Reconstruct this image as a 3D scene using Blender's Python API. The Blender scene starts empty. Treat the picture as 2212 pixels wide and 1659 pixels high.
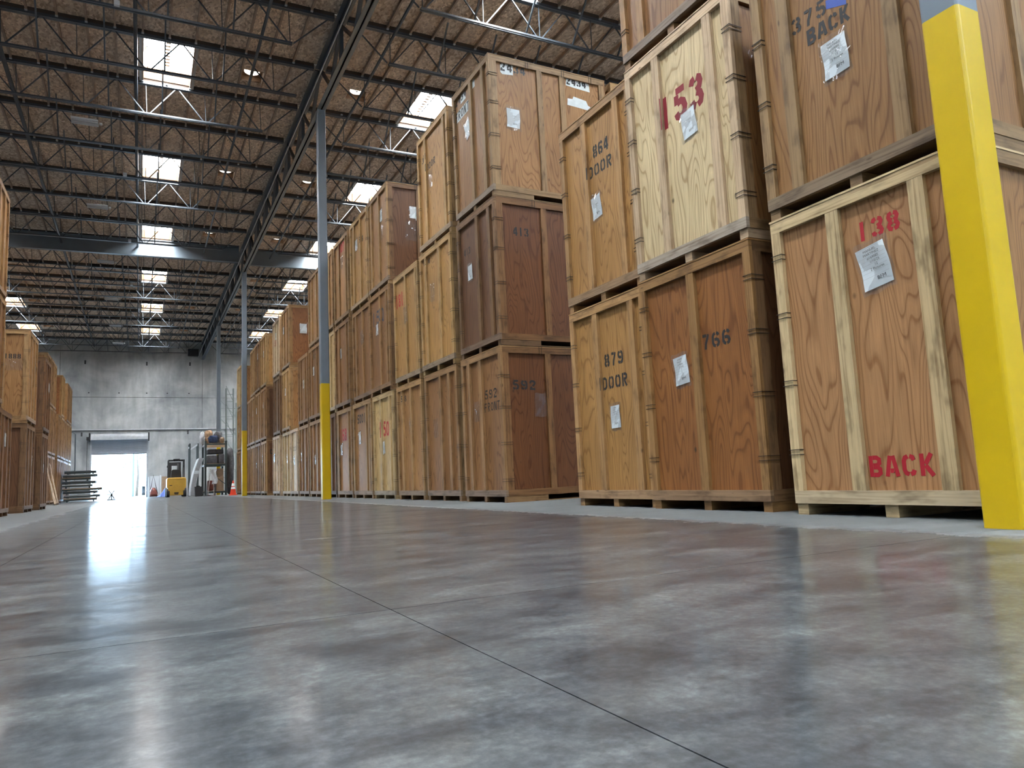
import bpy, bmesh, math, random
from mathutils import Vector, Matrix

# ---------------------------------------------------------------- scene, camera, world, exposure
scene = bpy.context.scene
COL = scene.collection
PI = math.pi
CAM_H = 0.381
cam_d = bpy.data.cameras.new('camera')
cam = bpy.data.objects.new('camera', cam_d)
COL.objects.link(cam)
cam_d.sensor_fit = 'HORIZONTAL'
cam_d.sensor_width = 36.0
cam_d.lens = 1572.0 / 2212.0 * 36.0
cam_d.clip_end = 400
# rows: camera right / down / forward in world axes
R0 = Vector((0.89131192, -0.45100623, -0.04643756))
D0 = Vector((0.01442721, 0.130584, -0.99133227))
F0 = Vector((0.45316103, 0.8829163, 0.12289783))
cam.matrix_world = Matrix(((R0.x, -D0.x, -F0.x, 0.0), (R0.y, -D0.y, -F0.y, 0.0),
                           (R0.z, -D0.z, -F0.z, CAM_H), (0, 0, 0, 1)))
scene.camera = cam

scene.view_settings.view_transform = 'Standard'
scene.view_settings.look = 'None'
scene.view_settings.gamma = 1.0
scene.view_settings.exposure = 0.0
scene.view_settings.use_curve_mapping = False
cy = scene.cycles
cy.use_denoising = True
cy.max_bounces = 7
cy.diffuse_bounces = 5
cy.glossy_bounces = 3
cy.transparent_max_bounces = 8
cy.transmission_bounces = 3
cy.caustics_reflective = False
cy.caustics_refractive = False
cy.sample_clamp_indirect = 6.0
cy.use_adaptive_sampling = True
cy.adaptive_threshold = 0.02

SKYLIGHT_EMIT = 175.0
VENT_EMIT = 4.0
world = bpy.data.worlds.new('overcast sky')
scene.world = world
world.use_nodes = True
bg = world.node_tree.nodes['Background']
bg.inputs['Color'].default_value = (0.52, 0.75, 1.0, 1)
bg.inputs['Strength'].default_value = 26.0
# portal at the open dock door (helps sample the daylight that comes in there)
pl = bpy.data.lights.new('door_daylight_portal', 'AREA')
pl.shape = 'RECTANGLE'; pl.size = 3.38; pl.size_y = 3.0
pl.cycles.is_portal = True
po = bpy.data.objects.new('door_daylight_portal', pl)
COL.objects.link(po)
po.location = (-1.29, 56.75, 1.5)
po.rotation_euler = (-PI / 2, 0, 0)

rnd = random.Random(7)

# ---------------------------------------------------------------- materials
def lin(c):
    c = c / 255.0
    return c / 12.92 if c <= 0.04045 else ((c + 0.055) / 1.055) ** 2.4
def rgb(r, g, b, k=1.0):
    return (lin(r) * k, lin(g) * k, lin(b) * k, 1.0)

class NT:
    def __init__(s, name):
        s.m = bpy.data.materials.new(name); s.m.use_nodes = True
        s.t = s.m.node_tree; s.t.nodes.clear()
        s.out = s.n('ShaderNodeOutputMaterial')
    def n(s, typ, **kw):
        nd = s.t.nodes.new(typ)
        for k, v in kw.items():
            if k.startswith('i_'):
                key = k[2:]
                key = int(key) if key.isdigit() else key.replace('_', ' ')
                if hasattr(v, 'is_output') or isinstance(v, bpy.types.NodeSocket):
                    s.t.links.new(v, nd.inputs[key])
                else:
                    nd.inputs[key].default_value = v
            else:
                setattr(nd, k, v)
        return nd
    def link(s, a, b): s.t.links.new(a, b)
    def math(s, op, a, b=None, c=None):
        nd = s.t.nodes.new('ShaderNodeMath'); nd.operation = op
        for i, v in enumerate((a, b, c)):
            if v is None: continue
            if isinstance(v, bpy.types.NodeSocket): s.link(v, nd.inputs[i])
            else: nd.inputs[i].default_value = v
        return nd.outputs[0]
    def mix(s, fac, a, b, blend='MIX'):
        nd = s.t.nodes.new('ShaderNodeMix'); nd.data_type = 'RGBA'; nd.blend_type = blend
        for sock, v in ((nd.inputs[0], fac), (nd.inputs[6], a), (nd.inputs[7], b)):
            if isinstance(v, bpy.types.NodeSocket): s.link(v, sock)
            else: sock.default_value = v
        return nd.outputs[2]
    def ramp(s, fac, stops, interp='LINEAR'):
        nd = s.t.nodes.new('ShaderNodeValToRGB'); nd.color_ramp.interpolation = interp
        el = nd.color_ramp.elements
        while len(el) < len(stops): el.new(0.5)
        for e, (p, c) in zip(el, stops):
            e.position = p; e.color = c if len(c) == 4 else (*c, 1)
        s.link(fac, nd.inputs[0]); return nd.outputs[0]
    def noise(s, vec, scale, detail=2.0, rough=0.5, dist=0.0, out=0):
        nd = s.n('ShaderNodeTexNoise', i_Scale=scale, i_Detail=detail, i_Roughness=rough, i_Distortion=dist)
        s.link(vec, nd.inputs['Vector']); return nd.outputs[out]
    def principled(s, **kw):
        p = s.n('ShaderNodeBsdfPrincipled')
        for k, v in kw.items():
            k = k.replace('_', ' ')
            if isinstance(v, bpy.types.NodeSocket): s.link(v, p.inputs[k])
            else: p.inputs[k].default_value = v
        s.link(p.outputs[0], s.out.inputs[0]); return p
    def bump(s, h, strength=0.3, dist=0.01):
        b = s.n('ShaderNodeBump', i_Strength=strength, i_Distance=dist)
        s.link(h, b.inputs['Height']); return b.outputs[0]

def plain(name, col, rough=0.5, metal=0.0, spec=0.5):
    t = NT(name)
    t.principled(Base_Color=col, Roughness=rough, Metallic=metal, Specular_IOR_Level=spec)
    return t.m

def speckled(name, col, rough=0.45, amount=0.25, scale=9.0, spec=0.5):
    t = NT(name)
    tc = t.n('ShaderNodeTexCoord')
    n = t.noise(tc.outputs['Object'], scale, 4, 0.6)
    f = t.ramp(n, [(0.3, (1 - amount,) * 3), (0.7, (1 + amount * 0.6,) * 3)])
    t.principled(Base_Color=t.mix(1.0, col, f, 'MULTIPLY'), Roughness=rough, Specular_IOR_Level=spec)
    return t.m

def wood_coords(t, vertical=True):
    tc = t.n('ShaderNodeTexCoord'); oi = t.n('ShaderNodeObjectInfo')
    sx = t.n('ShaderNodeSeparateXYZ'); t.link(tc.outputs['Object'], sx.inputs[0])
    r = oi.outputs['Random']
    flat = t.math('ADD', sx.outputs[0], sx.outputs[1])
    u, v = (flat, sx.outputs[2]) if vertical else (sx.outputs[2], flat)
    u = t.math('ADD', u, t.math('MULTIPLY', r, 37.0))
    v = t.math('ADD', v, t.math('MULTIPLY', r, 91.0))
    return u, v, r, oi
def vec(t, u, v, w=0.0):
    c = t.n('ShaderNodeCombineXYZ')
    for i, s_ in enumerate((u, v, w)):
        if isinstance(s_, bpy.types.NodeSocket): t.link(s_, c.inputs[i])
        else: c.inputs[i].default_value = s_
    return c.outputs[0]

def make_plywood():
    t = NT('rotary cut plywood')
    u, v, r, oi = wood_coords(t)
    big = t.noise(vec(t, t.math('MULTIPLY', u, 2.9), t.math('MULTIPLY', v, 0.44), t.math('MULTIPLY', r, 9)), 1.0, 2.0, 0.45, 0.35)
    rings = t.math('FRACT', t.math('MULTIPLY', big, 24.0))
    band = t.ramp(rings, [(0.0, (0.96,) * 3), (0.45, (1.07,) * 3), (0.72, (0.93,) * 3), (0.86, (0.64, 0.56, 0.48)), (0.93, (0.70, 0.62, 0.54)), (1.0, (0.96,) * 3)])
    fine = t.noise(vec(t, t.math('MULTIPLY', u, 75.0), t.math('MULTIPLY', v, 2.2), 0.0), 1.0, 3, 0.6)
    finec = t.ramp(fine, [(0.3, (0.80, 0.76, 0.72)), (0.65, (1.08,) * 3)])
    blot = t.noise(vec(t, t.math('MULTIPLY', u, 1.2), t.math('MULTIPLY', v, 0.7), 3.0), 1.0, 2, 0.5)
    blotc = t.ramp(blot, [(0.3, (0.86, 0.84, 0.82)), (0.7, (1.1, 1.1, 1.1))])
    vo = t.n('ShaderNodeTexVoronoi', i_Scale=1.0, feature='F1')
    t.link(vec(t, t.math('MULTIPLY', u, 4.2), t.math('MULTIPLY', v, 2.9), 0.0), vo.inputs['Vector'])
    pick = t.math('GREATER_THAN', t.n('ShaderNodeSeparateColor', i_Color=vo.outputs['Color']).outputs[0], 0.42)
    knot = t.math('MULTIPLY', pick, t.ramp(vo.outputs['Distance'], [(0.035, (1, 1, 1)), (0.095, (0, 0, 0))]))
    col = t.mix(1.0, oi.outputs['Color'], band, 'MULTIPLY')
    col = t.mix(1.0, col, finec, 'MULTIPLY')
    col = t.mix(1.0, col, blotc, 'MULTIPLY')
    col = t.mix(t.math('MULTIPLY', knot, 0.8), col, (0.035, 0.018, 0.01, 1))
    t.principled(Base_Color=col, Roughness=0.46, Specular_IOR_Level=0.42, Normal=t.bump(fine, 0.15, 0.004))
    return t.m

def make_lumber(vertical):
    t = NT('sawn lumber ' + ('upright' if vertical else 'level'))
    u, v, r, oi = wood_coords(t, vertical)
    g = t.noise(vec(t, t.math('MULTIPLY', u, 55.0), t.math('MULTIPLY', v, 1.6), t.math('MULTIPLY', r, 5)), 1.0, 3, 0.55, 0.4)
    gc = t.ramp(g, [(0.3, (0.62, 0.56, 0.5)), (0.52, (1.0,) * 3), (0.75, (1.14, 1.13, 1.1))])
    bl = t.noise(vec(t, t.math('MULTIPLY', u, 9.0), t.math('MULTIPLY', v, 3.0), 1.0), 1.0, 3, 0.6)
    blc = t.ramp(bl, [(0.33, (0.58, 0.56, 0.54)), (0.48, (1.0,) * 3), (0.72, (1.12,) * 3)])
    vo = t.n('ShaderNodeTexVoronoi', i_Scale=1.0, feature='F1')
    t.link(vec(t, t.math('MULTIPLY', u, 11.0), t.math('MULTIPLY', v, 3.6), 0.0), vo.inputs['Vector'])
    pick = t.math('GREATER_THAN', t.n('ShaderNodeSeparateColor', i_Color=vo.outputs['Color']).outputs[0], 0.62)
    knot = t.math('MULTIPLY', pick, t.ramp(vo.outputs['Distance'], [(0.05, (1, 1, 1)), (0.12, (0, 0, 0))]))
    col = t.mix(1.0, oi.outputs['Color'], gc, 'MULTIPLY')
    col = t.mix(1.0, col, blc, 'MULTIPLY')
    col = t.mix(t.math('MULTIPLY', knot, 0.75), col, (0.05, 0.027, 0.015, 1))
    t.principled(Base_Color=col, Roughness=0.52, Specular_IOR_Level=0.4, Normal=t.bump(g, 0.25, 0.004))
    return t.m

def make_floor():
    t = NT('polished concrete')
    geo = t.n('ShaderNodeNewGeometry')
    P = geo.outputs['Position']
    sx = t.n('ShaderNodeSeparateXYZ'); t.link(P, sx.inputs[0])
    mp = t.n('ShaderNodeMapping', i_Scale=(0.8, 1.6, 1.0), i_Rotation=(0, 0, 0.35)); t.link(P, mp.inputs[0])
    a = t.noise(mp.outputs[0], 2.6, 5, 0.62, 0.6)
    b = t.noise(P, 11.0, 6, 0.62)
    c = t.noise(P, 42.0, 5, 0.68)
    col = t.ramp(a, [(0.30, (0.022, 0.026, 0.030)), (0.45, (0.043, 0.049, 0.054)), (0.58, (0.067, 0.074, 0.077)), (0.72, (0.108, 0.116, 0.116))])
    col = t.mix(1.0, col, t.ramp(b, [(0.3, (0.68,) * 3), (0.5, (1.0,) * 3), (0.72, (1.38,) * 3)]), 'MULTIPLY')
    col = t.mix(1.0, col, t.ramp(c, [(0.3, (0.6,) * 3), (0.5, (0.95,) * 3), (0.7, (1.45,) * 3)]), 'MULTIPLY')
    # pale scuffs and tyre arcs
    sc = t.n('ShaderNodeMapping', i_Scale=(0.35, 6.0, 1.0), i_Rotation=(0, 0, 0.9)); t.link(P, sc.inputs[0])
    s1 = t.noise(sc.outputs[0], 1.5, 5, 0.7, 1.2)
    col = t.mix(t.ramp(s1, [(0.66, (0, 0, 0)), (0.8, (0.35,) * 3)]), col, (0.13, 0.135, 0.135, 1))
    # unpolished dusty strips beside the crates
    edge = t.math('ADD', sx.outputs[0], t.math('MULTIPLY', t.math('SUBTRACT', b, 0.5), 0.3))
    strip = t.n('ShaderNodeMapRange', i_From_Min=3.20, i_From_Max=3.55); t.link(edge, strip.inputs[0])
    strip2 = t.n('ShaderNodeMapRange', i_From_Min=-0.75, i_From_Max=-1.6); t.link(edge, strip2.inputs[0])
    far = t.n('ShaderNodeMapRange', i_From_Min=9.0, i_From_Max=34.0, i_To_Max=0.5)  # floor paled towards the door: brighter far light put into its colour
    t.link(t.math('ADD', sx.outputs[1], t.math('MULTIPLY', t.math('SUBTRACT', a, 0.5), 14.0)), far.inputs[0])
    dust_and_far_light = t.math('MAXIMUM', t.math('MAXIMUM', strip.outputs[0], t.math('MULTIPLY', strip2.outputs[0], 0.75)), far.outputs[0])
    col = t.mix(t.math('MULTIPLY', dust_and_far_light, 0.62), col, (0.16, 0.172, 0.175, 1))
    a2 = t.noise(P, 1.7, 6, 0.68, 0.8)
    ro = t.ramp(a2, [(0.34, (0.085,) * 3), (0.5, (0.13,) * 3), (0.66, (0.22,) * 3)])
    ro = t.mix(t.ramp(b, [(0.45, (0, 0, 0)), (0.75, (0.35,) * 3)]), ro, (0.30, 0.30, 0.30, 1))
    ro = t.mix(t.math('POWER', dust_and_far_light, 2.2), ro, (0.55, 0.55, 0.55, 1))
    h = t.math('ADD', t.math('MULTIPLY', c, 0.2), b)
    nb = t.bump(h, 0.02, 0.005)
    p1 = t.principled(Base_Color=col, Roughness=ro, Specular_IOR_Level=0.42, Normal=nb)
    p2 = t.principled(Base_Color=col, Roughness=t.math('MAXIMUM', t.math('ADD', ro, 0.16), 0.29), Specular_IOR_Level=0.42, Normal=nb)
    mx = t.n('ShaderNodeMixShader', i_0=0.38)
    t.link(p1.outputs[0], mx.inputs[1]); t.link(p2.outputs[0], mx.inputs[2]); t.link(mx.outputs[0], t.out.inputs[0])
    return t.m

def make_osb():
    t = NT('oriented strand board')
    geo = t.n('ShaderNodeNewGeometry'); P = geo.outputs['Position']
    oi = t.n('ShaderNodeObjectInfo')
    w = t.noise(P, 9.0, 2, 0.5, 0.0, 1)
    pv = t.n('ShaderNodeVectorMath', operation='MULTIPLY_ADD')
    t.link(w, pv.inputs[0]); pv.inputs[1].default_value = (0.12, 0.12, 0); t.link(P, pv.inputs[2])
    mp = t.n('ShaderNodeMapping', i_Scale=(26, 13, 1)); t.link(pv.outputs[0], mp.inputs[0])
    vo = t.n('ShaderNodeTexVoronoi', i_Scale=1.0, feature='F1'); t.link(mp.outputs[0], vo.inputs['Vector'])
    f = t.n('ShaderNodeSeparateColor', i_Color=vo.outputs['Color']).outputs[0]
    col = t.ramp(f, [(0.0, (0.31, 0.235, 0.175)), (0.35, (0.52, 0.41, 0.315)), (0.7, (0.64, 0.52, 0.41)), (1.0, (0.84, 0.72, 0.60))])
    big = t.noise(P, 0.5, 3, 0.5)
    col = t.mix(1.0, col, t.ramp(big, [(0.35, (0.8, 0.8, 0.82)), (0.65, (1.12, 1.1, 1.06))]), 'MULTIPLY')
    rr = t.ramp(oi.outputs['Random'], [(0, (0.88, 0.88, 0.88)), (1, (1.1, 1.08, 1.05))])
    col = t.mix(1.0, col, rr, 'MULTIPLY')
    t.principled(Base_Color=col, Roughness=0.75, Specular_IOR_Level=0.25)
    return t.m

def make_concrete_wall():
    t = NT('cast concrete wall')
    geo = t.n('ShaderNodeNewGeometry'); P = geo.outputs['Position']
    a = t.noise(P, 0.42, 5, 0.6, 0.5)
    mp = t.n('ShaderNodeMapping', i_Scale=(1.6, 1, 0.28)); t.link(P, mp.inputs[0])
    b = t.noise(mp.outputs[0], 1.5, 5, 0.6)
    col = t.ramp(a, [(0.3, (0.27, 0.29, 0.305)), (0.5, (0.43, 0.45, 0.455)), (0.7, (0.60, 0.615, 0.61))])
    col = t.mix(1.0, col, t.ramp(b, [(0.3, (0.8,) * 3), (0.7, (1.14,) * 3)]), 'MULTIPLY')
    t.principled(Base_Color=col, Roughness=0.8, Specular_IOR_Level=0.2)
    return t.m

def make_emit(name, col, strength, rough=False):
    t = NT(name)
    e = t.n('ShaderNodeEmission', i_Color=col, i_Strength=strength)
    t.link(e.outputs[0], t.out.inputs[0]); return t.m

def make_plastic():
    t = NT('clear plastic film')
    g = t.n('ShaderNodeBsdfGlossy', i_Color=(1, 1, 1, 1), i_Roughness=0.12)
    tr = t.n('ShaderNodeBsdfTransparent', i_Color=(0.93, 0.93, 0.93, 1))
    di = t.n('ShaderNodeBsdfDiffuse', i_Color=(0.8, 0.8, 0.82, 1))
    lw = t.n('ShaderNodeLayerWeight', i_Blend=0.5)
    fr_ = t.math('ADD', 0.07, t.math('MULTIPLY', t.math('POWER', lw.outputs['Facing'], 3.0), 0.5))
    m1 = t.n('ShaderNodeMixShader', i_0=0.05); t.link(tr.outputs[0], m1.inputs[1]); t.link(di.outputs[0], m1.inputs[2])
    m2 = t.n('ShaderNodeMixShader'); t.link(fr_, m2.inputs[0]); t.link(m1.outputs[0], m2.inputs[1]); t.link(g.outputs[0], m2.inputs[2])
    t.link(m2.outputs[0], t.out.inputs[0]); return t.m

M = {}
M['ply'] = make_plywood()
M['lv'] = make_lumber(True)
M['lh'] = make_lumber(False)
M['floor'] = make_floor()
M['osb'] = make_osb()
M['wall'] = make_concrete_wall()
M['wire'] = plain('dark steel wire', (0.035, 0.03, 0.028, 1), 0.45, 0.6)
M['ink_black'] = plain('black stencil paint', (0.018, 0.018, 0.019, 1), 0.6)
M['ink_red'] = plain('red stencil paint', rgb(165, 22, 38), 0.6)
M['ink_maroon'] = plain('dark red stencil paint', rgb(130, 18, 36), 0.6)
M['ink_blue'] = plain('faded blue paint', rgb(58, 70, 92), 0.6)
M['white_paint'] = speckled('white brushed paint', rgb(205, 212, 212), 0.6, 0.12, 14)
M['blue_tape'] = plain('blue masking tape', rgb(62, 88, 168), 0.6)
M['paper'] = plain('white paper', rgb(214, 222, 226), 0.6)
M['print'] = plain('printer ink', (0.05, 0.05, 0.055, 1), 0.6)
M['print_grey'] = plain('pale printed rule', (0.38, 0.4, 0.42, 1), 0.6)
M['plastic'] = make_plastic()
M['steel_dark'] = speckled('dark blue grey joist paint', (0.040, 0.050, 0.062, 1), 0.42, 0.2, 3.0, 0.5)
M['steel_grey'] = speckled('grey structural paint', (0.105, 0.130, 0.152, 1), 0.4, 0.12, 1.5, 0.5)
M['col_grey'] = speckled('grey column paint', (0.17, 0.205, 0.245, 1), 0.36, 0.1, 2.0, 0.5)
M['col_yellow'] = speckled('safety yellow paint', rgb(204, 170, 16), 0.34, 0.07, 3.0, 0.5)
M['nailer'] = plain('dark nailer wood', (0.045, 0.032, 0.024, 1), 0.8)
M['purlin'] = speckled('weathered fir', (0.30, 0.225, 0.175, 1), 0.7, 0.25, 5.0, 0.25)
M['curb'] = speckled('orange plywood curb', (0.13, 0.062, 0.020, 1), 0.6, 0.18, 4.0, 0.3)
M['curb_grey'] = speckled('painted skylight trim', (0.40, 0.385, 0.36, 1), 0.6, 0.12, 4.0, 0.3)
def make_lens():
    # prismatic skylight lens: sends most of its daylight downwards, less sideways
    t = NT('daylit prismatic lens')
    g = t.n('ShaderNodeNewGeometry')
    d = t.n('ShaderNodeVectorMath', operation='DOT_PRODUCT'); t.link(g.outputs['Incoming'], d.inputs[0]); t.link(g.outputs['Normal'], d.inputs[1])
    c = t.math('POWER', t.math('ABSOLUTE', d.outputs['Value']), 1.15)
    e = t.n('ShaderNodeEmission', i_Color=(0.93, 0.97, 1.0, 1)); t.link(t.math('MULTIPLY', c, SKYLIGHT_EMIT), e.inputs['Strength'])
    t.link(e.outputs[0], t.out.inputs[0]); return t.m
M['lens'] = make_lens()
M['vent_lens'] = make_emit('daylit vent lens', (1.0, 0.93, 0.82, 1), VENT_EMIT)
M['vent_wood'] = speckled('brown vent curb', (0.17, 0.095, 0.05, 1), 0.7, 0.2, 5)
M['galv'] = speckled('galvanised steel', (0.50, 0.53, 0.56, 1), 0.35, 0.15, 6.0, 0.5)
M['galv_white'] = plain('white enamel', (0.72, 0.75, 0.78, 1), 0.35)
M['curtain'] = speckled('grey door slat paint', (0.46, 0.50, 0.56, 1), 0.4, 0.08, 2.0)
M['black'] = plain('black rubber', (0.02, 0.02, 0.022, 1), 0.6)
M['recess'] = plain('dark recess', (0.06, 0.062, 0.065, 1), 0.9)
M['forklift'] = speckled('forklift yellow', rgb(205, 160, 62), 0.32, 0.08, 4.0)
M['rack_green'] = speckled('dark green rack paint', (0.045, 0.062, 0.062, 1), 0.45, 0.15, 5)
M['upright'] = speckled('grey green rack paint', (0.22, 0.26, 0.25, 1), 0.45, 0.12, 5)
M['navy'] = speckled('navy blanket', (0.025, 0.045, 0.105, 1), 0.9, 0.4, 12)
M['grey_cloth'] = speckled('grey furniture pad', (0.10, 0.10, 0.11, 1), 0.9, 0.35, 9)
M['tan_cloth'] = speckled('tan quilt', (0.42, 0.26, 0.15, 1), 0.9, 0.5, 16)
M['white_cloth'] = speckled('white quilted cloth', (0.62, 0.64, 0.66, 1), 0.85, 0.18, 8)
M['mattress'] = speckled('pale mattress ticking', (0.60, 0.66, 0.70, 1), 0.7, 0.12, 8)
M['mattress_side'] = speckled('grey mattress border', (0.33, 0.34, 0.36, 1), 0.8, 0.15, 8)
M['cardboard'] = speckled('brown cardboard', (0.36, 0.25, 0.16, 1), 0.8, 0.15, 5)
M['orange'] = plain('orange cone rubber', rgb(225, 66, 34), 0.5)
M['cone_white'] = plain('reflective white band', (0.72, 0.74, 0.74, 1), 0.4)
M['red_dark'] = speckled('dull red paint', (0.22, 0.06, 0.045, 1), 0.5, 0.3, 7)
M['tarp'] = speckled('blue tarp', rgb(70, 100, 175), 0.5, 0.2, 6)
M['chrome'] = plain('bright metal', (0.7, 0.72, 0.75, 1), 0.25, 0.9)
M['asphalt'] = speckled('outdoor concrete', (0.45, 0.45, 0.43, 1), 0.9, 0.2, 0.6)
M['trailer'] = speckled('white trailer skin', (0.62, 0.68, 0.72, 1), 0.5, 0.05, 1)
M['trailer_blue'] = plain('blue trailer stripe', (0.20, 0.34, 0.42, 1), 0.5)
M['leaf'] = speckled('tree leaves', (0.045, 0.08, 0.03, 1), 0.8, 0.4, 3)
M['bark'] = speckled('tree bark', (0.08, 0.06, 0.045, 1), 0.9, 0.3, 6)
M['rough_board'] = speckled('rough sawn board', (0.42, 0.31, 0.21, 1), 0.8, 0.2, 6)

# ---------------------------------------------------------------- mesh helpers
class MB:
    """collects boxes, bars and tubes as one mesh"""
    def __init__(s): s.v = []; s.f = []; s.smooth = False
    def box(s, x0, x1, y0, y1, z0, z1):
        b = len(s.v)
        s.v += [(x0, y0, z0), (x1, y0, z0), (x1, y1, z0), (x0, y1, z0), (x0, y0, z1), (x1, y0, z1), (x1, y1, z1), (x0, y1, z1)]
        s.f += [(b, b + 3, b + 2, b + 1), (b + 4, b + 5, b + 6, b + 7), (b, b + 1, b + 5, b + 4), (b + 1, b + 2, b + 6, b + 5),
                (b + 2, b + 3, b + 7, b + 6), (b + 3, b, b + 4, b + 7)]
        return s
    def bar(s, p, q, w, h=None, up=(0, 0, 1)):
        h = h or w
        p, q = Vector(p), Vector(q); d = (q - p).normalized()
        u = Vector(up)
        if abs(d.dot(u)) > 0.95: u = Vector((0, 1, 0))
        a = d.cross(u).normalized(); c = a.cross(d).normalized()
        b = len(s.v)
        for e in (p, q):
            for sa, sc in ((-1, -1), (1, -1), (1, 1), (-1, 1)):
                s.v.append(tuple(e + a * (sa * w / 2) + c * (sc * h / 2)))
        s.f += [(b, b + 3, b + 2, b + 1), (b + 4, b + 5, b + 6, b + 7)]
        for i in range(4):
            j = (i + 1) % 4
            s.f.append((b + i, b + j, b + 4 + j, b + 4 + i))
        return s
    def tube(s, pts, r, seg=8, cap=True):
        pts = [Vector(p) for p in pts]; rs = r if isinstance(r, (list, tuple)) else [r] * len(pts)
        b0 = len(s.v); n = len(pts)
        for i, p in enumerate(pts):
            d = (pts[min(i + 1, n - 1)] - pts[max(i - 1, 0)]).normalized()
            u = Vector((0, 0, 1)) if abs(d.z) < 0.9 else Vector((0, 1, 0))
            a = d.cross(u).normalized(); c = a.cross(d)
            for k in range(seg):
                t = 2 * PI * k / seg
                s.v.append(tuple(p + a * (rs[i] * math.cos(t)) + c * (rs[i] * math.sin(t))))
        for i in range(n - 1):
            for k in range(seg):
                k2 = (k + 1) % seg
                s.f.append((b0 + i * seg + k, b0 + (i + 1) * seg + k, b0 + (i + 1) * seg + k2, b0 + i * seg + k2))
        if cap:
            s.f.append(tuple(b0 + k for k in range(seg)))
            s.f.append(tuple(b0 + (n - 1) * seg + k for k in reversed(range(seg))))
        return s
    def lathe(s, prof, seg=20, c=(0, 0, 0)):
        b0 = len(s.v)
        for (r, z) in prof:
            for k in range(seg):
                t = 2 * PI * k / seg
                s.v.append((c[0] + r * math.cos(t), c[1] + r * math.sin(t), c[2] + z))
        for i in range(len(prof) - 1):
            for k in range(seg):
                k2 = (k + 1) % seg
                s.f.append((b0 + i * seg + k, b0 + i * seg + k2, b0 + (i + 1) * seg + k2, b0 + (i + 1) * seg + k))
        s.f.append(tuple(b0 + k for k in reversed(range(seg))))
        s.f.append(tuple(b0 + (len(prof) - 1) * seg + k for k in range(seg)))
        return s
    def prism(s, poly, d0, d1, axis='y'):
        """extrude a 2-D outline (a, b) along an axis"""
        b = len(s.v); n = len(poly)
        for d in (d0, d1):
            for (p, q) in poly:
                s.v.append({'x': (d, p, q), 'y': (p, d, q), 'z': (p, q, d)}[axis])
        s.f.append(tuple(b + i for i in range(n))); s.f.append(tuple(b + n + i for i in reversed(range(n))))
        for i in range(n):
            j = (i + 1) % n
            s.f.append((b + i, b + n + i, b + n + j, b + j))
        return s
    def grid(s, nx, ny, fn):
        b = len(s.v)
        for j in range(ny + 1):
            for i in range(nx + 1):
                s.v.append(tuple(fn(i / nx, j / ny)))
        for j in range(ny):
            for i in range(nx):
                q = b + j * (nx + 1) + i
                s.f.append((q, q + 1, q + nx + 2, q + nx + 1))
        return s
    def mesh(s, name, mat, smooth=False, fix=True, bevel=0.0):
        me = bpy.data.meshes.new(name)
        me.from_pydata(s.v, [], s.f)
        if fix or bevel:
            bm = bmesh.new(); bm.from_mesh(me)
            if bevel:
                bmesh.ops.bevel(bm, geom=list(bm.edges), offset=bevel, segments=2, affect='EDGES', profile=0.6)
            bmesh.ops.recalc_face_normals(bm, faces=bm.faces)
            bm.to_mesh(me); bm.free()
        if smooth: me.polygons.foreach_set('use_smooth', [True] * len(me.polygons))
        me.materials.append(mat)
        return me

def put(name, me, parent=None, loc=None, color=None, mat4=None):
    o = bpy.data.objects.new(name, me); COL.objects.link(o)
    if parent: o.parent = parent
    if loc: o.location = loc
    if mat4: o.matrix_basis = mat4
    if color: o.color = color
    return o
def empty(name, loc=(0, 0, 0), rz=0.0, scale=None):
    o = bpy.data.objects.new(name, None); COL.objects.link(o)
    o.empty_display_size = 0.1
    o.location = loc; o.rotation_euler = (0, 0, rz)
    if scale: o.scale = scale
    return o
def tag(o, label, cat, group=None):
    o['label'] = label; o['category'] = cat
    if group: o['group'] = group
    return o
def struct(o): o['kind'] = 'structure'; return o
def one(name, mb, mat, label, cat, group=None, loc=None, **kw):
    return tag(put(name, mb.mesh(name, mat, **kw), loc=loc), label, cat, group)
ORD = ['zeroth', 'first', 'second', 'third', 'fourth', 'fifth', 'sixth', 'seventh', 'eighth', 'ninth', 'tenth', 'eleventh', 'twelfth',
       'thirteenth', 'fourteenth', 'fifteenth', 'sixteenth', 'seventeenth', 'eighteenth', 'nineteenth', 'twentieth', 'twenty-first', 'twenty-second', 'twenty-third', 'twenty-fourth']

# ---------------------------------------------------------------- structure: floor, walls, roof
WALL_Y = 56.4
ROOF_K = 0.012
def zroof(x): return 10.88 + ROOF_K * (x - 3.75)
XL, XR, YN = -18.0, 19.4, -10.0

floor = struct(empty('floor'))
put('slab_bed', MB().box(XL, XR, YN, WALL_Y, -0.16, -0.012).mesh('slab_bed', M['recess']), floor)
fx = [XL, -9.8, -5.25, -0.70, 0.667, 5.2, 9.8, XR]
fy = [YN, -2.42, 2.155, 5.2, 9.75, 14.3, 18.9, 23.4, 28.0, 32.6, 37.2, 41.8, 46.4, 51.0, WALL_Y]
for i in range(len(fx) - 1):
    for j in range(len(fy) - 1):
        g = 0.0017
        put('concrete_slab', MB().box(fx[i] + g, fx[i + 1] - g, fy[j] + g, fy[j + 1] - g, -0.012, 0.0).mesh('concrete_slab', M['floor'], fix=False), floor)

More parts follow.
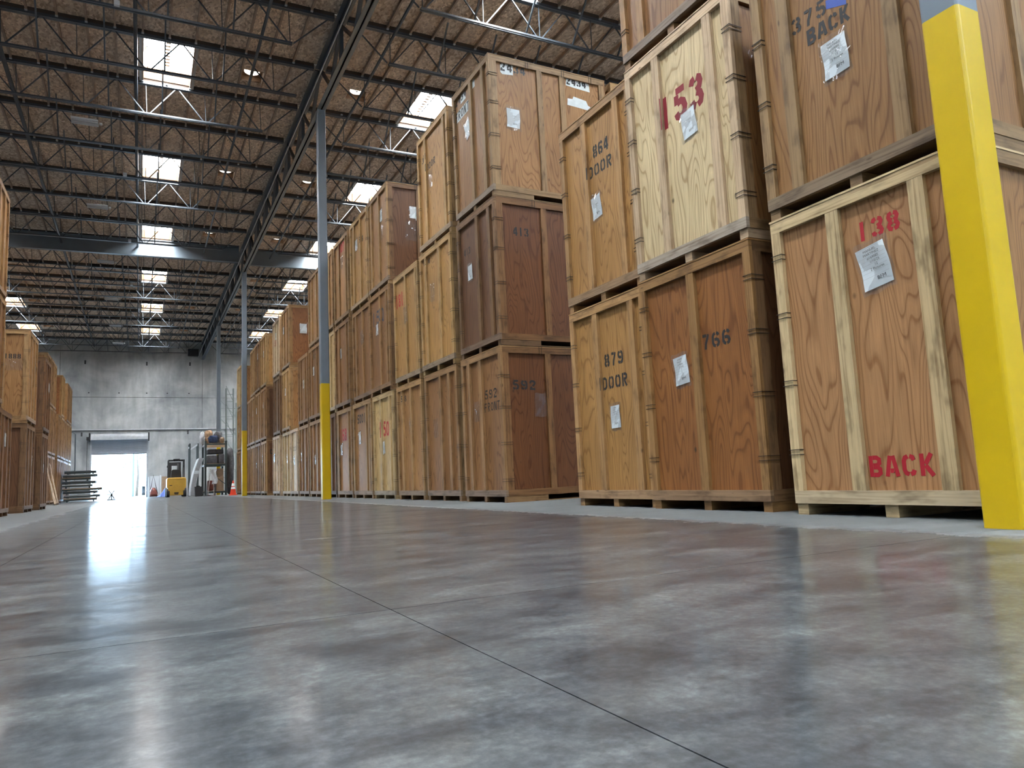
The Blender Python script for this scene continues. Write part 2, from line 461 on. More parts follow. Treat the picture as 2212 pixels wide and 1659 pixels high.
# back wall of tilt-up panels with an opening for the dock door
DX0, DX1, DZ = -2.98, 0.41, 4.25
wb = struct(empty('wall_back'))
wb_in = WALL_Y
def wpanel(x0, x1, z0, z1):
    g = 0.012
    put('concrete_panel', MB().box(x0 + g, x1 - g, wb_in, wb_in + 0.3, z0 + (g if z0 > 0 else 0), z1 - g).mesh('concrete_panel', M['wall'], fix=False), wb)
ZS = 6.87
for (x0, x1) in ((XL, -11.5), (-11.5, -4.9), (3.87, 11.6), (11.6, XR)):
    wpanel(x0, x1, 0, ZS); wpanel(x0, x1, ZS, 11.3)
wpanel(-4.9, 3.87, ZS, 11.3)
mbw = MB()
mbw.box(-4.888, DX0, wb_in, wb_in + 0.3, 0, ZS - .012).box(DX1, 3.858, wb_in, wb_in + 0.3, 0, ZS - .012).box(DX0, DX1, wb_in, wb_in + 0.3, DZ, ZS - .012)
put('concrete_panel', mbw.mesh('concrete_panel', M['wall'], fix=False), wb)
put('joint_backing', MB().box(XL, DX0 - 1, wb_in + 0.24, wb_in + 0.36, 0, 11.3).box(DX1 + 1, XR, wb_in + 0.24, wb_in + 0.36, 0, 11.3).box(DX0 - 1, DX1 + 1, wb_in + 0.24, wb_in + 0.36, DZ + .6, 11.3).mesh('joint_backing', M['recess']), wb)
for (x, z) in ((-3.45, 9.25), (0.28, 9.25), (3.05, 9.3), (-3.55, 4.35), (2.95, 4.4)):
    put('lifting_recess', MB().box(x - .05, x + .05, wb_in - .006, wb_in + .02, z - .13, z + .13).mesh('lifting_recess', M['recess']), wb)
for x in (-3.2, -1.4, 0.3, 1.6, 3.0):
    put('tie_hole', MB().box(x - .04, x + .04, wb_in - .006, wb_in + .02, 7.13, 7.21).mesh('tie_hole', M['recess']), wb)
put('form_ledge', MB().box(-4.8, 3.8, wb_in - .012, wb_in + .01, 7.22, 7.26).box(-4.8, 3.8, wb_in - .012, wb_in + .01, 6.38, 6.42).box(-4.8, 3.8, wb_in - .014, wb_in + .01, 9.95, 10.0).mesh('form_ledge', M['wall']), wb)
for nm, bx in (('wall_left', (XL - .3, XL, YN, WALL_Y, 0, 11.3)), ('wall_right', (XR, XR + .3, YN, WALL_Y, 0, 11.3)), ('wall_front', (XL - .3, XR + .3, YN - .3, YN, 0, 11.3))):
    struct(put(nm, MB().box(*bx).mesh(nm, M['wall'], fix=False)))

# joist lines
JY = [17.45 + 2.19 * k for k in range(-12, 8)] + [32.78 + 2.27 * k for k in range(1, 11)]   # index of 32.78 is 19
SKY_Y0 = [17.45 + 6.57 * k for k in range(-4, 3)] + [37.32, 44.13, 50.94]
def near(a, lst): return any(abs(a - b) < 0.2 for b in lst)
PW = 1.114
SKYX = [-6.784, -0.10, 6.65, 13.334]   # left edges of the rows
VENTX = [-5.2, 2.41, 5.15]

ceiling = struct(empty('ceiling'))
def zslab(x0, x1, y0, y1, dz0, dz1):
    mb = MB()
    v = []
    for dz in (dz0, dz1):
        v += [(x0, y0, zroof(x0) + dz), (x1, y0, zroof(x1) + dz), (x1, y1, zroof(x1) + dz), (x0, y1, zroof(x0) + dz)]
    mb.v = v
    mb.f = [(0, 3, 2, 1), (4, 5, 6, 7), (0, 1, 5, 4), (1, 2, 6, 5), (2, 3, 7, 6), (3, 0, 4, 7)]
    return mb
def add(mb, other):
    b = len(mb.v); mb.v += other.v; mb.f += [tuple(i + b for i in f) for f in other.f]
gxL = [-0.10 + PW * k for k in range(-16, 4)]
gxR = [6.65 + PW * k for k in range(-2, 12)]
cols = [(a, a + PW) for a in gxL[:-1]] + [(gxL[-1], gxR[0])] + [(a, a + PW) for a in gxR]
rows = list(zip(JY[:-1], JY[1:])) + [(JY[-1], WALL_Y)]
rest = MB(); n_pan = 0
HV = 0.26
for (y0, y1) in rows:
    for (x0, x1) in cols:
        if near(y0, SKY_Y0) and near(x0, SKYX): continue
        hole = None
        if near(y0, SKY_Y0):
            for vx in VENTX:
                if x0 < vx < x1: hole = vx
        g = 0.004
        mb = MB(); ym = (y0 + y1) / 2
        if hole:
            add(mb, zslab(x0 + g, hole - HV, y0 + g, y1 - g, 0, .015)); add(mb, zslab(hole + HV, x1 - g, y0 + g, y1 - g, 0, .015))
            add(mb, zslab(hole - HV, hole + HV, y0 + g, ym - HV, 0, .015)); add(mb, zslab(hole - HV, hole + HV, ym + HV, y1 - g, 0, .015))
        else:
            mb = zslab(x0 + g, x1 - g, y0 + g, y1 - g, 0, .015)
        if 10.5 < y0 < 47 and -6.9 < x0 < 11.5 and n_pan < 298:
            put('roof_panel', mb.mesh('roof_panel', M['osb'], fix=False), ceiling); n_pan += 1
        else:
            add(rest, mb)
o = put('far_roof_panels', rest.mesh('far_roof_panels', M['osb'], fix=False), ceiling); o['kind'] = 'stuff'
# sub-purlins between the joists
px = [-0.10 + 0.557 * k for k in range(-30, 7)] + [6.65 + 0.557 * k for k in range(-4, 23)]
for x in px:
    mb = MB(); z = zroof(x)
    segs = []
    for (y0, y1) in rows:
        if near(y0, SKY_Y0) and any(sx_ - 0.05 < x < sx_ + PW + 0.05 and abs(x - sx_) > .1 and abs(x - sx_ - PW) > .1 for sx_ in SKYX): continue
        if near(y0, SKY_Y0) and any(abs(x - v_) < HV for v_ in VENTX): continue
        mb.box(x - .02, x + .02, y0 + .05, y1 - .05, z - .095, z - .001)
    put('subpurlin', mb.mesh('subpurlin', M['purlin'], fix=False), ceiling)
# bright hanger clips where the sub-purlins meet the joists
mb = MB()
for x in px:
    if not (-7.5 < x < 11): continue
    for y in JY:
        if 10 < y < 56: mb.box(x - .026, x + .026, y - .10, y - .055, zroof(x) - .115, zroof(x) - .085)
o = put('hanger_clips', mb.mesh('hanger_clips', M['galv'], fix=False), ceiling); o['kind'] = 'stuff'

# ---------------------------------------------------------------- roof joists
TILT = math.atan(ROOF_K)
me_rod = {}
def rodmesh(key, p, q, w):
    if key not in me_rod: me_rod[key] = MB().bar(p, q, w).mesh('web_rod', M['steel_dark'], fix=False)
    return me_rod[key]
def chord_pair(x0, x1, z, s, gap):
    mb = MB()
    for sg in (-1, 1):
        ya, yb = sorted((sg * gap / 2, sg * (gap / 2 + s)))
        mb.box(x0, x1, ya, yb, z - .006, z)             # horizontal leg
        ya, yb = sorted((sg * gap / 2, sg * (gap / 2 + .006)))
        mb.box(x0, x1, ya, yb, z - .006, z + s * .9)    # standing leg
    return mb
LEN = 15.0
me_top = MB().box(-LEN, 0, -.055, -.006, -.085, -.02).box(-LEN, 0, .006, .055, -.085, -.02).mesh('top_chord', M['steel_dark'])
me_nail = MB().box(-LEN, 0, -.055, .055, -.02, .065).mesh('nailer', M['nailer'])
me_bot = MB().box(-LEN + .95, -.94, -.05, -.012, -.885, -.845).box(-LEN + .95, -.94, .012, .05, -.885, -.845).mesh('bottom_chord', M['steel_dark'])
me_botlong = MB().box(-LEN + .45, -.45, -.05, -.012, -.885, -.845).box(-LEN + .45, -.45, .012, .05, -.885, -.845).mesh('bottom_chord', M['steel_dark'])
NP = 10; PITCH = (LEN - 1.94) / (NP - 1) * 0.954
nodes = [-0.97 - 1.385 * k for k in range(NP)]
def make_joist(xg, y, side, label, long_=False):
    """side -1: runs to the left of the girder, +1: to its right"""
    r = empty('roof_joist', (xg, y, zroof(xg) - .065))
    r.rotation_euler = (0, -TILT, 0)
    r.scale = (1 if side < 0 else -1, 1, 1)
    tag(r, label, 'joist', 'open web roof joists')
    put('top_chord', me_top, r); put('nailer', me_nail, r); put('bottom_chord', me_botlong if long_ else me_bot, r)
    for k, x in enumerate(nodes):
        if abs(x) > LEN - .5: continue
        put('web_rod', rodmesh(('a', k), (x + .06, 0, -.845), ((x + .66) if k else -.12, 0, -.08), .026), r)
        put('web_rod', rodmesh(('b', k), (x - .06, 0, -.845), (max(x - .66, -LEN + .1), 0, -.08), .026), r)
        put('web_rod', rodmesh(('v', k), (x - .01, 0, -.845), (x - .03, 0, -.08), .017), r)
    # knee braces from the bottom chord up to the deck
    for k, x in enumerate((-2.15, -3.4, -4.6, -5.85)):
        put('knee_brace', rodmesh(('k', k), (x, 0, -.85), (x, -.80, -.02), .034), r)
    return r
vis = [y for y in JY if y > 6.0]
beam_y = 32.78
nL = [y for y in reversed(vis) if abs(y - beam_y) > .1]
for i, y in enumerate(nL):
    make_joist(3.75, y, -1, f'dark open web roof joist left of the truss girder, {ORD[i+1]} from the back wall', abs(y - 17.45) < .1 or abs(y - 44.13) < .1)
for i, y in enumerate(nL):
    make_joist(4.05, y, 1, f'dark open web roof joist right of the truss girder, {ORD[i+1]} from the back wall')
# deep plate beams on the column line
for nm, x0, x1, lab in (('left', -11.2, 3.70, 'deep grey steel plate beam crossing left of the truss girder'), ('right', 4.1, 19.2, 'deep grey steel plate beam crossing right of the truss girder')):
    xm = (x0 + x1) / 2; L2 = (x1 - x0) / 2
    b = empty('steel_beam', (xm, beam_y, zroof(xm) - .14)); b.rotation_euler = (0, -TILT * 1.5, 0)
    tag(b, lab, 'beam')
    put('web_plate', MB().box(-L2, L2, -.006, .006, -.66, 0).mesh('web_plate', M['steel_grey']), b)
    put('top_flange', MB().box(-L2, L2, -.09, .09, 0, .016).mesh('top_flange', M['steel_grey']), b)
    put('bottom_flange', MB().box(-L2, L2, -.09, .09, -.676, -.66).mesh('bottom_flange', M['steel_grey']), b)
    put('nailer', MB().box(-L2, L2, -.05, .05, .016, .075).mesh('nailer', M['nailer']), b)

# truss girders on the column line x = 3.9
GX = 3.9
gz0, gz1 = 9.64, 10.70
colY = [2.17, 17.42, 32.67, 44.3, WALL_Y]
def girder(y0, y1, label):
    r = empty('truss_girder', (GX, y0, 0)); tag(r, label, 'girder')
    L = y1 - y0 - .04
    for sg in (-1, 1):
        xa, xb = sorted((sg * .008, sg * .105))
        xc, xd = sorted((sg * .008, sg * .022))
        put('bottom_chord', MB().box(xa, xb, .02, L, gz0, gz0 + .014).box(xc, xd, .02, L, gz0, gz0 + .10).mesh('bottom_chord', M['steel_grey']), r)
        xa, xb = sorted((sg * .008, sg * .13))
        put('top_chord', MB().box(xa, xb, .02, L, gz1 + .03, gz1 + .045).box(xc, xd, .02, L, gz1 - .11, gz1 + .03).mesh('top_chord', M['steel_dark']), r)
    ys = [y - y0 for y in JY if y0 + .4 < y < y1 - .4]
    pts = [0.1] + ys + [L - .1]
    for a in ys:
        put('web_post', MB().box(-.045, .045, a - .04, a + .04, gz0 + .05, gz1 + .03).mesh('web_post', M['steel_dark']), r)
    for a, b in zip(pts[:-1], pts[1:]):
        m_ = (a + b) / 2
        put('web_diagonal', MB().bar((0, a, gz1 - .05), (0, m_, gz0 + .06), .085, .05).mesh('web_diagonal', M['steel_dark']), r)
        put('web_diagonal', MB().bar((0, m_, gz0 + .06), (0, b, gz1 - .05), .085, .05).mesh('web_diagonal', M['steel_dark']), r)
    return r
girder(2.17, 17.42, 'grey truss girder between the foreground column and the second column')
girder(17.42, 32.67, 'grey truss girder between the second and third columns')
girder(32.67, 44.3, 'grey truss girder between the third and fourth columns')
girder(44.3, WALL_Y, 'grey truss girder running from the fourth column into the back wall')
one('junction_box', MB().box(-.35, .35, -.12, .12, -.25, .25), M['black'], 'black box under the roof at the end of the truss girder', 'junction box', loc=(3.25, 56.2, 10.1), bevel=.02)

# columns
def column(yc, x=3.9, w=0.203, label='', ytop=2.735):
    r = empty('steel_column', (x, yc, 0)); tag(r, label, 'column')
    h_ = w / 2
    def ring(z0, z1, mat, nm):
        mb = MB(); pts = []
        rr = .022
        for cx_, cy_, a0 in ((h_ - rr, h_ - rr, 0), (-h_ + rr, h_ - rr, 90), (-h_ + rr, -h_ + rr, 180), (h_ - rr, -h_ + rr, 270)):
            for k in range(5):
                a = math.radians(a0 + 22.5 * k); pts.append((cx_ + rr * math.cos(a), cy_ + rr * math.sin(a)))
        mb.prism(pts, z0, z1, 'z')
        o_ = put(nm, mb.mesh(nm, mat), r)
        return o_
    o1 = ring(0, ytop, M['col_yellow'], 'yellow_paint_band'); o1['label'] = 'safety yellow lower part'
    ring(ytop, gz0, M['col_grey'], 'shaft')
    return r
column(2.17, label='nearest steel column, yellow with rounded corners, at the right edge of the photo')
column(17.42, label='second steel column, grey above yellow, in front of the right hand crate row')
column(32.67, label='third steel column, grey above yellow, beside the traffic cone')
column(44.3, label='farthest steel column, grey, rising behind the loaded storage rack', ytop=.02 + 2.7)

# sprinkler pipes and conduit along the roof
for x, r_, z, lab in ((-2.93, .05, 10.33, 'thick dark sprinkler pipe along the roof above the left hand crates'), (-.24, .04, 10.42, 'dark sprinkler pipe along the roof passing the left edges of the middle skylights'),
                 (2.28, .035, 10.38, 'dark sprinkler pipe along the roof passing the small vents left of the girder'), (5.0, .035, 10.42, 'dark sprinkler pipe along the roof just right of the truss girder'), (-5.6, .035, 10.36, 'dark sprinkler pipe along the roof, farthest to the left')):
    one('sprinkler_pipe', MB().tube([(x, 5, z), (x, 30, z), (x, WALL_Y - .1, z)], r_, 8), M['steel_dark'], lab, 'pipe', smooth=True)
one('electrical_conduit', MB().tube([(3.58, 6, 9.8), (3.58, WALL_Y - .1, 9.8)], .016, 6), M['galv'], 'thin pale conduit running along the left side of the truss girders', 'conduit')

# ---------------------------------------------------------------- skylights and vents
me_lens = MB().box(0.02, PW - .02, 0.02, 2.17, .30, .31).mesh('lens', M['lens'], fix=False)
me_cx = MB().box(0, .02, 0, 2.19, 0, .36).mesh('curb_board', M['curb'])
me_cx2 = MB().box(PW - .02, PW, 0, 2.19, 0, .36).mesh('curb_board', M['curb'])
me_cy = MB().box(.02, PW - .02, 0.06, .08, -.02, .36).mesh('curb_board', M['curb'])
me_cy2 = MB().box(.02, PW - .02, 2.11, 2.13, -.02, .36).mesh('curb_board', M['curb'])
me_tr = MB().box(-.075, -.022, .06, 2.13, -.10, -.002).mesh('side_trim', M['curb_grey'])
me_tr2 = MB().box(PW + .022, PW + .075, .06, 2.13, -.10, -.002).mesh('side_trim', M['curb_grey'])
mb = MB()
for k in range(11): mb.box(PW / 2 - .055, PW / 2 + .055, .32 + k * .15, .40 + k * .15, .288, .297)
me_rib = mb.mesh('louver_rib', M['galv'], fix=False)
me_cross = MB().box(.02, PW - .02, .50, .53, .285, .297).box(.05, .07, .1, 2.1, .285, .297).box(PW - .07, PW - .05, .1, 2.1, .285, .297).mesh('glazing_bar', M['galv'])
rown = ['left row', 'middle row', 'right row', 'far right row']
ny_ = len(SKY_Y0)
for ri, x in enumerate(SKYX):
    for k, y in enumerate(SKY_Y0):
        s_ = empty('skylight', (x, y, zroof(x + .55)))
        if y > 37: s_.scale = (1, 2.27 / 2.19, 1)
        idx = ny_ - k
        tag(s_, f'bright rectangular skylight in the {rown[ri]} of the roof, {ORD[idx]} from the back wall', 'skylight', 'roof skylights')
        for nm, me in (('lens', me_lens), ('curb_board', me_cx), ('curb_board', me_cx2), ('curb_board', me_cy), ('curb_board', me_cy2), ('side_trim', me_tr), ('side_trim', me_tr2), ('louver_rib', me_rib), ('glazing_bar', me_cross)):
            put(nm, me, s_)
me_vc = [MB().box(-HV, HV, -HV - .02, -HV, 0, .24).mesh('curb_board', M['vent_wood']), MB().box(-HV, HV, HV, HV + .02, 0, .24).mesh('curb_board', M['vent_wood']),
         MB().box(-HV - .02, -HV, -HV, HV, 0, .24).mesh('curb_board', M['vent_wood']), MB().box(HV, HV + .02, -HV, HV, 0, .24).mesh('curb_board', M['vent_wood'])]
me_vl = MB().lathe([(.19, .125), (.19, .131)], 20).mesh('lens', M['vent_lens'])
me_vcap = MB().box(-HV, HV, -HV, HV, .135, .15).mesh('cap_plate', M['vent_wood'])
mb = MB()
for k in range(4):
    a = k * PI / 4; mb.bar((-.19 * math.cos(a), -.19 * math.sin(a), .115), (.19 * math.cos(a), .19 * math.sin(a), .115), .014, .006)
me_vg = mb.mesh('grille', M['galv_white'])
vname = ['left of the middle skylights', 'just left of the truss girder', 'just right of the truss girder']
for vi, x in enumerate(VENTX):
    for k, y in enumerate(SKY_Y0):
        if y < 10: continue
        ym = y + (1.095 if y < 37 else 1.135)
        s_ = empty('roof_vent', (x, ym, zroof(x)))
        tag(s_, f'small round roof vent {vname[vi]}, {ORD[ny_ - k]} from the back wall', 'roof vent', 'small roof vents')
        for me in me_vc: put('curb_board', me, s_)
        put('lens', me_vl, s_); put('cap_plate', me_vcap, s_); put('grille', me_vg, s_)

# hanging light fixtures (switched off)
me_h = [MB().box(-.31, .31, -.17, -.05, 0, .05).mesh('reflector', M['galv_white'], bevel=.008), MB().box(-.31, .31, .05, .17, 0, .05).mesh('reflector', M['galv_white'], bevel=.008)]
me_h2 = MB().box(-.3, .3, -.05, .05, .02, .07).mesh('driver_housing', M['galv'])
me_tb = [MB().tube([(-.29, sy, -.012), (.29, sy, -.012)], .014, 8).mesh('lamp_tube', M['galv_white'], smooth=True) for sy in (-.11, .11)]
me_wr = [MB().tube([(sx, 0, .06), (sx, 0, .812 + ROOF_K * sx)], .004, 4).mesh('hanging_wire', M['wire']) for sx in (-.28, .28)]
me_se = MB().tube([(.33, 0, .02), (.40, 0, .02)], .035, 10).mesh('sensor', M['galv_white'], smooth=True)
ly = [20.9, 27.3, 34.0, 40.7, 47.3, 53.0]
for k, y in enumerate(ly):
    f_ = empty('hanging_light', (-1.43, y, 10.0))
    tag(f_, f'unlit white strip light hanging from the roof joists, {ORD[len(ly)-k]} from the back wall', 'ceiling light', 'hanging strip lights')
    for me in me_h: put('reflector', me, f_)
    put('driver_housing', me_h2, f_); put('sensor', me_se, f_)
    for me in me_tb: put('lamp_tube', me, f_)
    for me in me_wr: put('hanging_wire', me, f_)
for k, (x, y) in enumerate(((-.55, 15.26), (-.55, 24.02), (-.5, 30.6), (-.5, 37.3), (-.5, 43.9))):
    one('junction_box', MB().box(-.05, .05, -.04, .04, -.05, .05), M['galv_white'], f'small white box clipped under a roof joist, {ORD[5-k]} from the back wall', 'junction box', 'small white joist boxes', loc=(x, y - .08, 9.93))

# ---------------------------------------------------------------- dock door
dd = struct(empty('door_1', (0, 0, 0)))
yd = wb_in - .02
mb = MB(); prof = []
for k in range(9):
    a = PI * (0.5 + k / 16.0) ; prof.append((yd - .30 + .22 * math.cos(a) , 4.12 + .22 * math.sin(a)))
prof += [(yd - .52, 3.93), (yd, 3.93), (yd, 4.34)]
mb.prism(prof, -3.0, .42, 'x')
put('hood', mb.mesh('hood', M['galv']), dd)
me_sl = MB().prism([(yd - .06, 0), (yd - .075, .02), (yd - .075, .06), (yd - .06, .078), (yd - .04, .078), (yd - .04, 0)], DX0 + .03, DX1 - .03, 'x').mesh('slat', M['curtain'])
for k in range(13): put('slat', me_sl, dd, loc=(0, 0, 3.0 + .079 * k))
put('bottom_bar', MB().box(DX0 + .03, DX1 - .03, yd - .085, yd - .03, 2.955, 3.0).mesh('bottom_bar', M['steel_grey']), dd)
for x in (DX0, DX1):
    put('guide_rail', MB().box(x - .06, x + .04, yd - .09, yd, 0, 4.0).mesh('guide_rail', M['galv']), dd)
for x in (-3.06, .48):
    put('bracket', MB().box(x - .05, x + .03, yd - .5, yd, 3.85, 4.4).mesh('bracket', M['black']), dd)
put('chain_hoist', MB().box(-3.25, -3.1, yd - .3, yd, 3.95, 4.15).tube([(-3.2, yd - .2, 3.95), (-3.2, yd - .2, 1.2)], .012, 6).mesh('chain_hoist', M['black']), dd)
mb = MB().tube([(-9, wb_in - .06, 4.66), (-1, wb_in - .06, 4.63), (12, wb_in - .06, 4.62)], .045, 8)
one('wall_pipe', mb, M['galv'], 'pale grey pipe running level across the back wall above the dock door', 'pipe', smooth=True)
mb = MB().tube([(-9, wb_in - .05, 4.5), (-4.05, wb_in - .05, 4.5), (-3.9, wb_in - .05, 4.36), (-3.88, wb_in - .05, 1.3)], .025, 8)
one('electrical_conduit', mb, M['steel_grey'], 'grey conduit bending down the back wall left of the dock door', 'conduit', smooth=True)

# ---------------------------------------------------------------- stencil lettering
O_L = [(.27, .91), (.15, .85), (.09, .7), (.09, .3), (.15, .15), (.27, .09)]
def mir(p): return [(.6 - x, y) for x, y in p]
def rot(p): return [(.6 - x, 1 - y) for x, y in p]
S6 = [[(.27, .91), (.15, .85), (.09, .7), (.09, .3), (.15, .15), (.27, .09)], [(.34, .91), (.46, .86), (.51, .75)], [(.34, .09), (.46, .15), (.51, .29), (.46, .45), (.34, .52), (.2, .5)]]
B_UP = [(.2, .91), (.38, .91), (.49, .82), (.49, .64), (.38, .545), (.2, .545)]
GLYPH = {
    '0': [O_L, mir(O_L)], 'O': [O_L, mir(O_L)], '1': [[(.3, 0), (.3, 1)]],
    '2': [[(.09, .68), (.12, .83), (.22, .91), (.38, .91), (.5, .8), (.5, .66), (.42, .52), (.3, .4)], [(.25, .33), (.12, .17)], [(.06, .09), (.54, .09)]],
    '3': [[(.09, .74), (.14, .87), (.25, .91)], [(.34, .91), (.46, .86), (.5, .73), (.45, .6), (.3, .53)], [(.3, .48), (.46, .41), (.51, .27), (.46, .14), (.34, .09)], [(.25, .09), (.13, .14), (.09, .27)]],
    '4': [[(.43, 0), (.43, 1)], [(.33, .9), (.1, .4)], [(.05, .29), (.33, .29)], [(.5, .29), (.6, .29)]],
    '5': [[(.12, .91), (.52, .91)], [(.13, .8), (.13, .5)], [(.16, .52), (.32, .57), (.45, .5), (.51, .33), (.46, .16), (.34, .09)], [(.26, .09), (.14, .14), (.09, .26)]],
    '6': S6, '7': [[(.08, .91), (.36, .91)], [(.5, .97), (.44, .75), (.3, .35), (.26, 0)]],
    '8': [[(.26, .91), (.14, .86), (.1, .73), (.14, .6), (.26, .54)], [(.34, .91), (.46, .86), (.5, .73), (.46, .6), (.34, .54)], [(.26, .46), (.14, .4), (.09, .27), (.14, .14), (.26, .09)], [(.34, .46), (.46, .4), (.51, .27), (.46, .14), (.34, .09)]],
    '9': [rot(p) for p in S6],
    'A': [[(.06, 0), (.24, .97)], [(.54, 0), (.36, .97)], [(.22, .27), (.38, .27)]],
    'B': [[(.1, 0), (.1, 1)], B_UP, [(.2, .455), (.4, .455), (.51, .36), (.51, .18), (.4, .09), (.2, .09)]],
    'C': [O_L, [(.34, .91), (.46, .86), (.51, .72)], [(.34, .09), (.46, .14), (.51, .28)]],
    'D': [[(.1, 0), (.1, 1)], [(.2, .91), (.38, .89), (.5, .76), (.5, .24), (.38, .11), (.2, .09)]],
    'F': [[(.1, 0), (.1, 1)], [(.2, .91), (.54, .91)], [(.2, .53), (.44, .53)]],
    'K': [[(.1, 0), (.1, 1)], [(.5, 1), (.24, .53)], [(.24, .47), (.53, 0)]],
    'N': [[(.09, 0), (.09, 1)], [(.51, 0), (.51, 1)], [(.17, .97), (.43, .03)]],
    'R': [[(.1, 0), (.1, 1)], B_UP, [(.26, .46), (.5, 0)]],
    'T': [[(.3, 0), (.3, .82)], [(.04, .91), (.56, .91)]],
    'Q': [O_L, mir(O_L), [(.36, .22), (.56, -.02)]],
}
def stencil_mesh(text, width, height, mat, weight=.155, plain_=False):
    """2-D lettering in the x-y plane, left bottom corner at the origin"""
    mb = MB(); n = len(text); cw = width / (n - 1 + .62 / .8) if n > 1 else width
    ns = 0
    gw = cw * .8
    for i, ch in enumerate(text):
        for st in GLYPH[ch]:
            pts = [Vector((x / .6 * gw, y * height, 0)) for x, y in st]
            hw = weight * min(height, gw * 1.9) / 2
            L_, R_ = [], []
            for k, p in enumerate(pts):
                d1 = (pts[k] - pts[k - 1]).normalized() if k else (pts[1] - pts[0]).normalized()
                d2 = (pts[k + 1] - pts[k]).normalized() if k < len(pts) - 1 else d1
                t_ = (d1 + d2).normalized(); nn = Vector((-t_.y, t_.x, 0))
                m_ = hw / max(.5, t_.dot(d1))
                L_.append(p + nn * m_); R_.append(p - nn * m_)
            b = len(mb.v); ns += 1; zz = .00012 * (ns % 4)
            for a, c in zip(L_, R_):
                mb.v += [(a.x + i * cw, a.y, zz), (c.x + i * cw, c.y, zz)]
            for k in range(len(pts) - 1):
                q = b + 2 * k; mb.f.append((q, q + 1, q + 3, q + 2))
    return mb.mesh('stencil_lettering', mat, fix=False)

# ---------------------------------------------------------------- storage crates
W0, D0_, H0, LIFT = 1.46, 2.05, 2.17, 2.18
RT = .036   # framing thickness
me_skid = MB().box(.015, .66, -.045, .045, 0, .085).box(1.42, D0_ - .015, -.045, .045, 0, .085).box(.66, 1.42, -.045, .045, 0, .012).mesh('skid', M['lh'], fix=False)
me_base = MB().box(.01, D0_ - .01, -W0 / 2 + .01, W0 / 2 - .01, .086, .10).mesh('base_sheet', M['ply'], fix=False)
me_lid = MB().box(-.004, D0_ + .004, -W0 / 2 - .004, W0 / 2 + .004, H0 - .014, H0).mesh('lid', M['lh'], fix=False)
def jag(mb): return mb
me_frail_b = MB().box(0, RT, -W0 / 2, W0 / 2, .08, .168).mesh('bottom_rail', M['lh'], fix=False)
me_frail_t = MB().box(0, RT, -W0 / 2, W0 / 2, H0 - .10, H0 - .015).mesh('top_rail', M['lh'], fix=False)
me_post = [MB().box(0, RT, a, b, .1685, H0 - .1005).mesh('corner_post', M['lv'], fix=False) for a, b in ((-W0 / 2, -W0 / 2 + .08), (W0 / 2 - .08, W0 / 2))]
me_fpan = MB().box(RT, RT + .012, -W0 / 2 + .03, W0 / 2 - .03, .1, H0 - .015).mesh('front_panel', M['ply'], fix=False)
me_bpan = MB().box(D0_ - .02, D0_, -W0 / 2, W0 / 2, .08, H0 - .015).mesh('back_panel', M['ply'], fix=False)
me_bat = MB().box(.002, RT, -.05, .05, .1685, H0 - .1005).mesh('batten', M['lv'], fix=False)
SRT = .030
def side_meshes(s):
    y0, y1 = (-W0 / 2, -W0 / 2 + SRT) if s < 0 else (W0 / 2 - SRT, W0 / 2)
    py0, py1 = (-W0 / 2 + SRT, -W0 / 2 + SRT + .012) if s < 0 else (W0 / 2 - SRT - .012, W0 / 2 - SRT)
    return dict(bottom_rail=MB().box(RT + .0005, D0_ - .021, y0, y1, .08, .168).mesh('side_bottom_rail', M['lh'], fix=False),
                top_rail=MB().box(RT + .0005, D0_ - .021, y0, y1, H0 - .10, H0 - .015).mesh('side_top_rail', M['lh'], fix=False),
                post_a=MB().box(RT + .0005, RT + .095, y0, y1, .1685, H0 - .1005).mesh('side_post', M['lv'], fix=False),
                post_b=MB().box(D0_ - .115, D0_ - .021, y0, y1, .1685, H0 - .1005).mesh('side_post', M['lv'], fix=False),
                panel=MB().box(RT + .012, D0_ - .021, py0, py1, .1, H0 - .015).mesh('side_panel', M['ply'], fix=False),
                bat=MB().box(-.045, .045, y0 + (.002 if s < 0 else 0), y1 - (0 if s < 0 else .002), .1685, H0 - .1005).mesh('side_batten', M['lv'], fix=False))
SIDE = {-1: side_meshes(-1), 1: side_meshes(1)}
def clip_mesh(s):
    mb = MB(); t_ = .0045
    for dz in (0, .035):
        yo = s * W0 / 2
        a, b = sorted((yo + s * .004, yo - s * .085))
        mb.box(-.008, -.008 + t_, a, b, dz, dz + t_)
        a, b = sorted((yo + s * .004, yo + s * .004 + s * t_))
        mb.box(-.008, RT + .10, a, b, dz, dz + t_)
        a, b = sorted((yo - s * .085, yo - s * .085 + s * t_))
        mb.box(-.008, RT, a, b, dz, dz + t_)
    return mb.mesh('wire_clip', M['wire'], fix=False)
CLIP = {-1: clip_mesh(-1), 1: clip_mesh(1)}
def rail_clip_mesh(s):
    mb = MB(); t_ = .0045; y = s * (W0 / 2 + .003)
    a, b = sorted((y, y + s * t_))
    for dx in (0, .04):
        mb.box(dx, dx + t_, a, b, H0 - .12, H0 + .004)
    return mb.mesh('rail_clip', M['wire'], fix=False)
RCLIP = {-1: rail_clip_mesh(-1), 1: rail_clip_mesh(1)}

